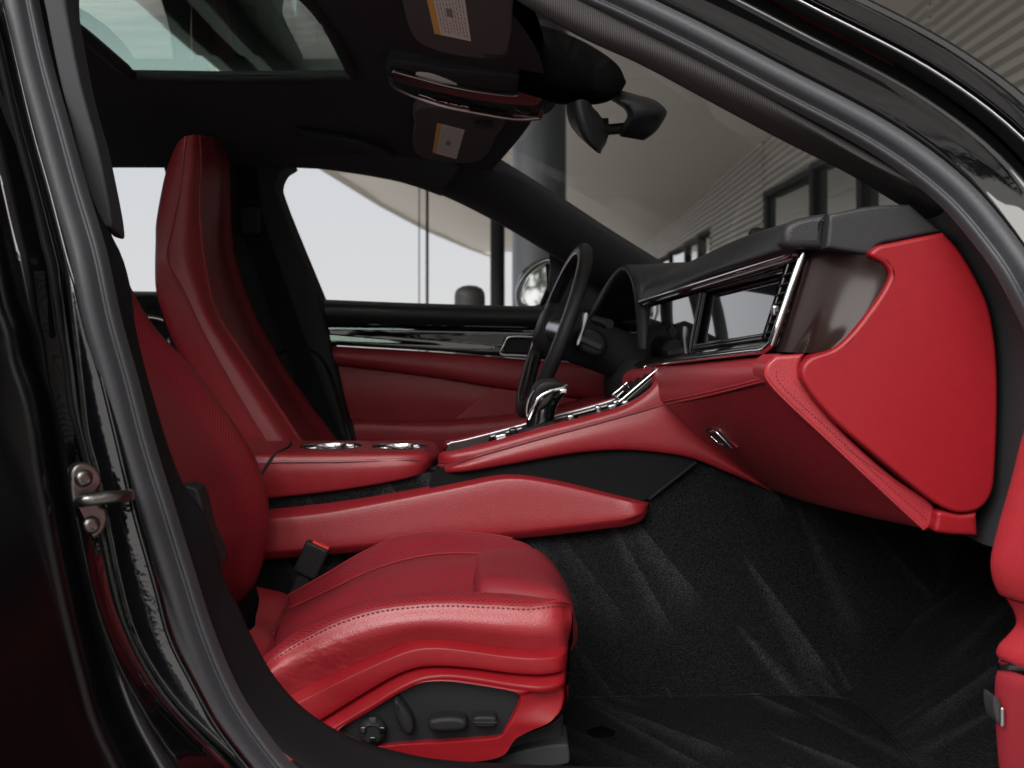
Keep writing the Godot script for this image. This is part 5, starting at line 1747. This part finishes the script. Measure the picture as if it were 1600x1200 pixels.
	solid(g, [outer_side, mix(outer_side, edge, 0.6, Vector3(0, 0, 0.004)), edge, mix(edge, mid_b, 0.4, Vector3(-0.012, 0, 0)), mid_b, mix(edge2, mid_b, 0.4, Vector3(-0.012, 0, 0)), edge2, outer2, back_f, back_n], 60, 5)
	part(s, "backrest", g, M.red_leather_perforated, "perforated red backrest of the passenger seat")

func mixn(a: PackedVector3Array, b: PackedVector3Array, f: float) -> PackedVector3Array:
	var o := PackedVector3Array()
	for i in a.size(): o.append(a[i].lerp(b[i], f))
	return o

func driver_seat() -> void:
	var s := group(car, "driver_seat", "red leather driver seat with fixed headrest")
	var n0 := px([276, 226, 262, 259, 250, 310, 243, 355, 243, 372, 242, 420, 244, 455, 255, 492, 272, 535, 300, 590, 345, 690, 370, 745], -0.955)
	var n1 := px([290, 213, 286, 255, 279, 310, 270, 355, 262, 405, 287, 455, 315, 515, 350, 580, 385, 640, 416, 692, 445, 745], -0.922)
	var n2 := px([312, 211, 314, 250, 312, 300, 314, 360, 322, 420, 339, 491, 367, 535, 395, 577, 430, 630, 469, 688, 500, 735], -0.965)
	var n3 := px([330, 214, 342, 255, 342, 310, 338, 370, 350, 440, 372, 500, 392, 540, 418, 585, 448, 638, 482, 690, 510, 735], -1.18)
	var n4 := px([348, 228, 357, 250, 360, 300, 362, 360, 372, 420, 399, 491, 420, 530, 441, 568, 478, 622, 529, 690, 560, 735], -1.385)
	var n5 := px([320, 228, 315, 260, 310, 310, 306, 360, 308, 420, 330, 491, 355, 535, 390, 590, 430, 640, 480, 700, 510, 745], -1.44)
	var n6 := px([310, 225, 300, 260, 293, 310, 290, 360, 290, 420, 300, 492, 330, 560, 370, 640, 410, 700, 430, 745], -1.40)
	var g := Geo.new()
	loft(g, [n6, n0, mix(n0, n1, 0.5, Vector3(0, 0, 0.006)), n1], 50, 4)
	cap(g, PackedVector3Array([n0[0], n1[0], n2[0], n3[0], n4[0], n5[0], n6[0]]))
	part(s, "backrest_shell", g, M.red_leather)
	g = Geo.new()
	loft(g, [n1, mix(n1, n2, 0.5, Vector3(0.006, 0, 0.012)), n2], 50, 5)
	part(s, "backrest_bolster", g, M.red_leather)
	g = Geo.new()
	loft(g, [n2, mix(n2, n3, 0.35, Vector3(-0.02, 0, 0)), n3, mix(n3, n4, 0.65, Vector3(-0.01, 0, 0)), n4, n5, n6], 50, 5)
	part(s, "backrest_center", g, M.red_leather_perforated)
	for p in [n1, n2]:
		g = Geo.new()
		tube(g, res(shift(p, Vector3(0, 0, 0.001)), 50), 0.0022, 6)
		part(s, "seam_piping", g, M.red_leather)
	g = Geo.new()
	stitch(g, shift(res(n2, 40).slice(18), Vector3(0.004, 0.0, 0.001)), 0.006, 0.0008)
	part(s, "bolster_stitch_line", g, M.pale_thread).set_meta("kind", "stuff")
	# cushion, mostly behind the console
	g = Geo.new()
	solid(g, [px([430, 740, 560, 700, 700, 690, 770, 700, 790, 740], -0.95), px([430, 800, 560, 800, 700, 800, 770, 800, 790, 800], -0.94), px([430, 800, 560, 800, 700, 800, 770, 800, 790, 800], -1.44), px([430, 730, 560, 690, 700, 680, 770, 690, 790, 730], -1.43), px([430, 745, 560, 715, 700, 700, 770, 705, 785, 740], -1.2)], 16, 4)
	var lowered := PackedVector3Array()
	for v in g.v: lowered.append(v + Vector3(0, -0.05, 0))
	g.v = lowered
	part(s, "cushion", g, M.red_leather)

# ---------------------------------------------------------------- overhead
func visor(called_label: String, o: Array, z0: float, z1: float, zt: Array, sticker: Array, clip: Vector3) -> void:
	var v := group(car, "sun_visor", called_label)
	var g := Geo.new()
	var pts := PackedVector3Array()
	for i in o.size() / 2: pts.append(at(o[2 * i], o[2 * i + 1], zt[i]))
	# best plane through the outline
	var c := Vector3.ZERO
	for p in pts: c += p
	c /= pts.size()
	var nrm := Vector3.ZERO
	for i in pts.size(): nrm += (pts[i] - c).cross(pts[(i + 1) % pts.size()] - c)
	nrm = nrm.normalized()
	if nrm.y > 0: nrm = -nrm
	for i in pts.size(): pts[i] -= nrm * (pts[i] - c).dot(nrm)
	plate(g, spline(pts, 4, true), nrm, 0.018, 0.006, 4)
	part(v, "visor_board", g, M.visor_fabric)
	var cast := func(u: float, w: float, lift: float) -> Vector3:
		var e := Vector3(0, YC, ZC)
		var d := (at(u, w, 0.0) - e)
		var k := (c - e).dot(nrm) / d.dot(nrm)
		return e + d * k + nrm * lift
	var corner := []
	for i in 4: corner.append(cast.call(sticker[2 * i], sticker[2 * i + 1], 0.0006))
	var lab := group(v, "warning_label")
	var bil := func(a: float, b: float, lift: float) -> Vector3:
		return corner[0].lerp(corner[1], a).lerp(corner[3].lerp(corner[2], a), b) + nrm * lift
	var rect := func(called: String, a0: float, a1: float, b0: float, b1: float, lift: float, m: Material) -> void:
		var q := Geo.new()
		plate(q, PackedVector3Array([bil.call(a0, b0, lift), bil.call(a1, b0, lift), bil.call(a1, b1, lift), bil.call(a0, b1, lift)]), nrm, 0.0006, 0.0001, 1)
		part(v, called, q, m)
	lab.queue_free()
	rect.call("label_paper", 0.17, 1.0, 0.0, 1.0, 0.0, M.paper)
	rect.call("label_warning_band", 0.0, 0.17, 0.0, 1.0, 0.0, M.paper_yellow)
	var rng := RandomNumberGenerator.new()
	rng.seed = 7
	var q := Geo.new()
	for k in 9:
		var a := 0.24 + k * 0.083
		var b := 0.06
		while b < 0.9:
			var w := rng.randf_range(0.02, 0.07)
			if not (k > 2 and k < 5 and b > 0.45 and b < 0.62):
				plate(q, PackedVector3Array([bil.call(a, b, 0.0004), bil.call(a + 0.022, b, 0.0004), bil.call(a + 0.022, b + w, 0.0004), bil.call(a, b + w, 0.0004)]), nrm, 0.0002, 0.00005, 1)
			b += w + 0.025
	part(v, "label_print", q, M.ink).set_meta("kind", "stuff")
	q = Geo.new()
	plate(q, PackedVector3Array([bil.call(0.45, 0.45, 0.0004), bil.call(0.62, 0.46, 0.0004), bil.call(0.62, 0.62, 0.0004), bil.call(0.45, 0.6, 0.0004)]), nrm, 0.0002, 0.00005, 1)
	part(v, "label_symbol", q, M.ink)
	q = Geo.new()
	rbox(q, clip, Vector3(0.035, 0.012, 0.02), 0.004)
	part(v, "visor_clip", q, M.soft_black)

func overhead() -> void:
	visor("driver side sun visor with a smaller looking label, below the overhead console", [652, 168, 745, 185, 788, 178, 775, 215, 755, 250, 735, 260, 690, 258, 655, 245, 645, 225, 648, 195], 0, 0, [-0.99, -0.99, -1.03, -1.14, -1.27, -1.30, -1.30, -1.27, -1.2, -1.09], [683, 192, 726, 203, 713, 248, 676, 238], at(757, 196, -1.03))
	visor("passenger side sun visor with a large yellow and white label, above the overhead console", [622, -60, 790, -60, 800, 20, 795, 70, 785, 92, 760, 98, 700, 88, 655, 66, 640, 45, 630, 10], 0, 0, [-0.16, -0.16, -0.29, -0.39, -0.43, -0.44, -0.43, -0.40, -0.36, -0.29], [660, -32, 722, -30, 736, 64, 679, 52], at(775, 82, -0.43))
	var c := group(car, "overhead_console", "overhead console with bright rims and a row of buttons")
	var g := Geo.new()
	var zz := -0.80
	# a shallow dark housing, a bright slat across it, and the button row
	var nrm := Vector3(-0.2, -0.95, 0.3).normalized()
	var oc := func(a: Array, lift: float) -> PackedVector3Array:
		var e := Vector3(0, YC, ZC)
		var pc := at(735, 145, zz)
		var r := PackedVector3Array()
		for i in a.size() / 2:
			var d := at(a[2 * i], a[2 * i + 1], 0.0) - e
			var k := (pc - e).dot(nrm) / d.dot(nrm)
			r.append(e + d * k + nrm * lift)
		return r
	var P := func(called: String, a: Array, lift: float, thick: float, bevel: float, m: Material) -> void:
		var q := Geo.new()
		plate(q, spline(oc.call(a, lift), 4, true), nrm, thick, bevel, 3)
		part(c, called, q, m)
	P.call("housing", [605, 100, 700, 112, 860, 135, 860, 178, 820, 186, 740, 176, 660, 155, 615, 130], -0.004, 0.03, 0.003, M.headliner_fabric)
	P.call("lamp_well", [612, 106, 700, 118, 848, 138, 846, 176, 815, 181, 740, 168, 660, 148, 614, 124], 0.0, 0.012, 0.002, M.soft_black)
	P.call("lamp_lens", [650, 113, 672, 114, 690, 120, 715, 132, 700, 134, 660, 122], 0.003, 0.006, 0.001, M.lens_white)
	P.call("bright_slat", [615, 105, 640, 111, 700, 127, 760, 138, 810, 142, 812, 136, 846, 138, 845, 152, 838, 157, 800, 155, 740, 147, 670, 132, 620, 117], 0.010, 0.006, 0.0015, M.satin_metal)
	P.call("button_bed", [660, 138, 690, 144, 730, 156, 733, 160, 725, 158, 690, 150, 664, 142], 0.007, 0.008, 0.001, M.black_plastic)
	P.call("console_button", [655, 141, 686, 152, 686, 156, 665, 150], 0.009, 0.006, 0.001, M.chrome)
	P.call("console_button", [688, 152, 702, 155, 702, 160, 688, 157], 0.009, 0.006, 0.001, M.chrome)
	P.call("console_button", [704, 156, 717, 158, 717, 163, 704, 161], 0.009, 0.006, 0.001, M.chrome)
	P.call("console_button", [719, 159, 734, 161, 734, 168, 719, 165], 0.009, 0.006, 0.001, M.chrome)
	P.call("roof_switch", [736, 161, 770, 167, 792, 170, 780, 174, 750, 171, 736, 168], 0.009, 0.006, 0.001, M.dark_lacquer)
	P.call("bright_end", [804, 173, 838, 176, 846, 165, 849, 165, 848, 178, 838, 182, 806, 178], 0.009, 0.008, 0.001, M.satin_metal)
	g = Geo.new()
	tube(g, res(oc.call([612, 115, 616, 126, 640, 140, 690, 158, 760, 172, 815, 180, 845, 178], 0.009), 40), 0.003, 8)
	part(c, "lower_rim", g, M.satin_metal)
	g = Geo.new()
	tube(g, res(oc.call([806, 161, 815, 165, 826, 170, 826, 164], 0.011), 14), 0.0026, 8)
	part(c, "reading_lamp", g, M.zinc)

func rear_mirror() -> void:
	var m := group(car, "rear_view_mirror", "black rear view mirror hanging from its sensor pod on the windscreen")
	var g := Geo.new()
	# shroud along the top of the windscreen
	solid(g, [p3([815, 40, -0.78, 870, 52, -0.78, 925, 76, -0.78, 965, 104, -0.78, 977, 128, -0.78]), p3([815, 40, -0.68, 870, 58, -0.68, 925, 84, -0.69, 963, 112, -0.71, 976, 134, -0.73]), p3([810, 128, -0.70, 870, 142, -0.69, 915, 148, -0.70, 950, 148, -0.71, 970, 144, -0.73]), p3([810, 128, -0.92, 870, 140, -0.93, 915, 146, -0.92, 950, 146, -0.91, 970, 142, -0.89]), p3([815, 40, -0.92, 870, 58, -0.93, 925, 84, -0.92, 963, 112, -0.91, 976, 134, -0.89])], 24, 4)
	part(m, "shroud", g, M.gutter_black)
	g = Geo.new()
	solid(g, [p3([950, 140, -0.76, 985, 150, -0.75, 1015, 160, -0.75, 1033, 176, -0.76, 1031, 186, -0.77, 1018, 206, -0.78, 1002, 219, -0.79]), p3([945, 146, -0.76, 970, 158, -0.74, 985, 168, -0.74, 990, 178, -0.74, 985, 190, -0.75, 975, 205, -0.77, 973, 214, -0.79]), p3([945, 146, -0.86, 970, 158, -0.88, 985, 168, -0.88, 990, 178, -0.88, 985, 190, -0.87, 975, 205, -0.85, 973, 214, -0.83]), p3([950, 140, -0.86, 985, 150, -0.87, 1015, 160, -0.87, 1033, 176, -0.86, 1031, 186, -0.85, 1018, 206, -0.84, 1002, 219, -0.83])], 24, 4)
	part(m, "sensor_pod", g, M.black_plastic)
	g = Geo.new()
	tube(g, res(p3([938, 203, -0.81, 955, 202, -0.81, 978, 200, -0.81]), 8), 0.0095, 12)
	part(m, "stalk", g, M.black_plastic)
	g = Geo.new()
	tube(g, res(p3([941, 200, -0.81, 950, 200, -0.81]), 4), 0.017, 14)
	part(m, "ball_joint", g, M.soft_black)
	# the mirror head: its glass faces the rear, so it is seen nearly edge on
	g = Geo.new()
	solid(g, [p3([897, 158, -0.66, 899, 180, -0.655, 904, 200, -0.655, 912, 218, -0.66, 918, 226, -0.67]), p3([911, 155, -0.66, 914, 180, -0.65, 922, 205, -0.65, 930, 228, -0.655, 934, 239, -0.67]), p3([930, 172, -0.74, 940, 190, -0.74, 945, 205, -0.74, 945, 222, -0.74, 940, 234, -0.74]), p3([930, 172, -0.88, 940, 190, -0.88, 945, 205, -0.88, 945, 222, -0.88, 940, 234, -0.88]), p3([911, 160, -0.95, 914, 180, -0.955, 922, 200, -0.955, 930, 220, -0.955, 934, 232, -0.95]), p3([897, 165, -0.95, 899, 180, -0.955, 904, 196, -0.955, 912, 210, -0.955, 918, 220, -0.95])], 20, 4)
	part(m, "mirror_head", g, M.black_plastic)

# ---------------------------------------------------------------- the open passenger door, at the right edge
func passenger_door() -> void:
	var d := group(car, "passenger_door", "open passenger door with red panel at the right edge")
	var dir := Vector3(0.34, 0, 0.94)
	var out := func(p: PackedVector3Array, s: float) -> PackedVector3Array: return shift(p, dir * s)
	var g := Geo.new()
	var z := 0.12
	# hinge-side profile of each panel, carried along the door
	var up := px([1640, 560, 1600, 675, 1580, 752, 1556, 838, 1548, 878, 1552, 908, 1566, 932, 1590, 920], z)
	loft(g, [shift(up, Vector3(0.05, 0, -0.01)), shift(up, Vector3(0.004, 0, -0.004)), up, out.call(up, 0.05), out.call(up, 0.4), out.call(up, 0.9)], 40, 4)
	part(d, "upper_panel", g, M.red_leather)
	g = Geo.new()
	tube(g, res(shift(px([1612, 660, 1592, 745, 1568, 838, 1562, 870], z), Vector3(0, 0, 0.008)), 24), 0.001, 6)
	part(d, "seam", g, M.red_thread)
	var mid := px([1572, 934, 1584, 955, 1588, 975, 1576, 992, 1561, 1008, 1557, 1022, 1562, 1030], z)
	g = Geo.new()
	loft(g, [shift(mid, Vector3(0.05, 0, -0.01)), shift(mid, Vector3(0.004, 0, -0.004)), mid, out.call(mid, 0.05), out.call(mid, 0.4), out.call(mid, 0.9)], 30, 4)
	part(d, "armrest_roll", g, M.red_leather)
	var chr := px([1560, 1024, 1556, 1036, 1557, 1046], z - 0.004)
	g = Geo.new()
	loft(g, [shift(chr, Vector3(0.03, 0.0, -0.006)), chr, shift(out.call(chr, 0.05), Vector3(0, 0.012, 0)), shift(out.call(chr, 0.3), Vector3(0, 0.02, 0)), out.call(chr, 0.9)], 10, 4)
	part(d, "bright_trim", g, M.chrome)
	var lo := px([1566, 1042, 1558, 1052, 1555, 1080, 1556, 1120, 1560, 1180, 1570, 1260, 1580, 1340], z)
	g = Geo.new()
	loft(g, [shift(lo, Vector3(0.05, 0, -0.01)), shift(lo, Vector3(0.003, 0, -0.004)), lo, out.call(lo, 0.05), out.call(lo, 0.4), out.call(lo, 0.9)], 40, 4)
	part(d, "lower_panel", g, M.red_leather_ribbed)
	g = Geo.new()
	panel(g, [1554, 1090, 1560, 1092, 1566, 1108, 1567, 1134, 1560, 1130, 1554, 1110], z + 0.012, 0.02, 0.002, 3)
	part(d, "door_clip", g, M.soft_black)
	g = Geo.new()
	rbox(g, at(1565.5, 1120, z + 0.014), Vector3(0.003, 0.016, 0.004), 0.001)
	part(d, "clip_pin", g, M.satin_metal)
	# door body behind the panels, and the window above it
	g = Geo.new()
	var body := px([1760, 470, 1700, 560, 1650, 700, 1620, 900, 1610, 1100, 1620, 1340], z)
	loft(g, [body, out.call(body, 0.4), out.call(body, 1.28), out.call(body, 1.28), shift(out.call(body, 1.28), Vector3(0.12, 0, 0)), shift(out.call(body, 1.28), Vector3(0.12, 0, 0)), shift(body, Vector3(0.16, 0, 0)), shift(body, Vector3(0.16, 0, 0)), body], 20, 2)
	part(d, "door_body", g, M.black_plastic)
	g = Geo.new()
	var foot := at(1740, 480, z)
	var fp := PackedVector3Array([foot, foot + dir * 0.3 + Vector3(-0.02, 0.2, 0), foot + dir * 0.7 + Vector3(-0.05, 0.36, 0), foot + dir * 1.1 + Vector3(-0.06, 0.40, 0), foot + dir * 1.24 + Vector3(-0.06, 0.38, 0), foot + dir * 1.27])
	tube(g, res(fp, 40), 0.03, 8, false, 0.02)
	part(d, "window_frame", g, M.black_plastic)
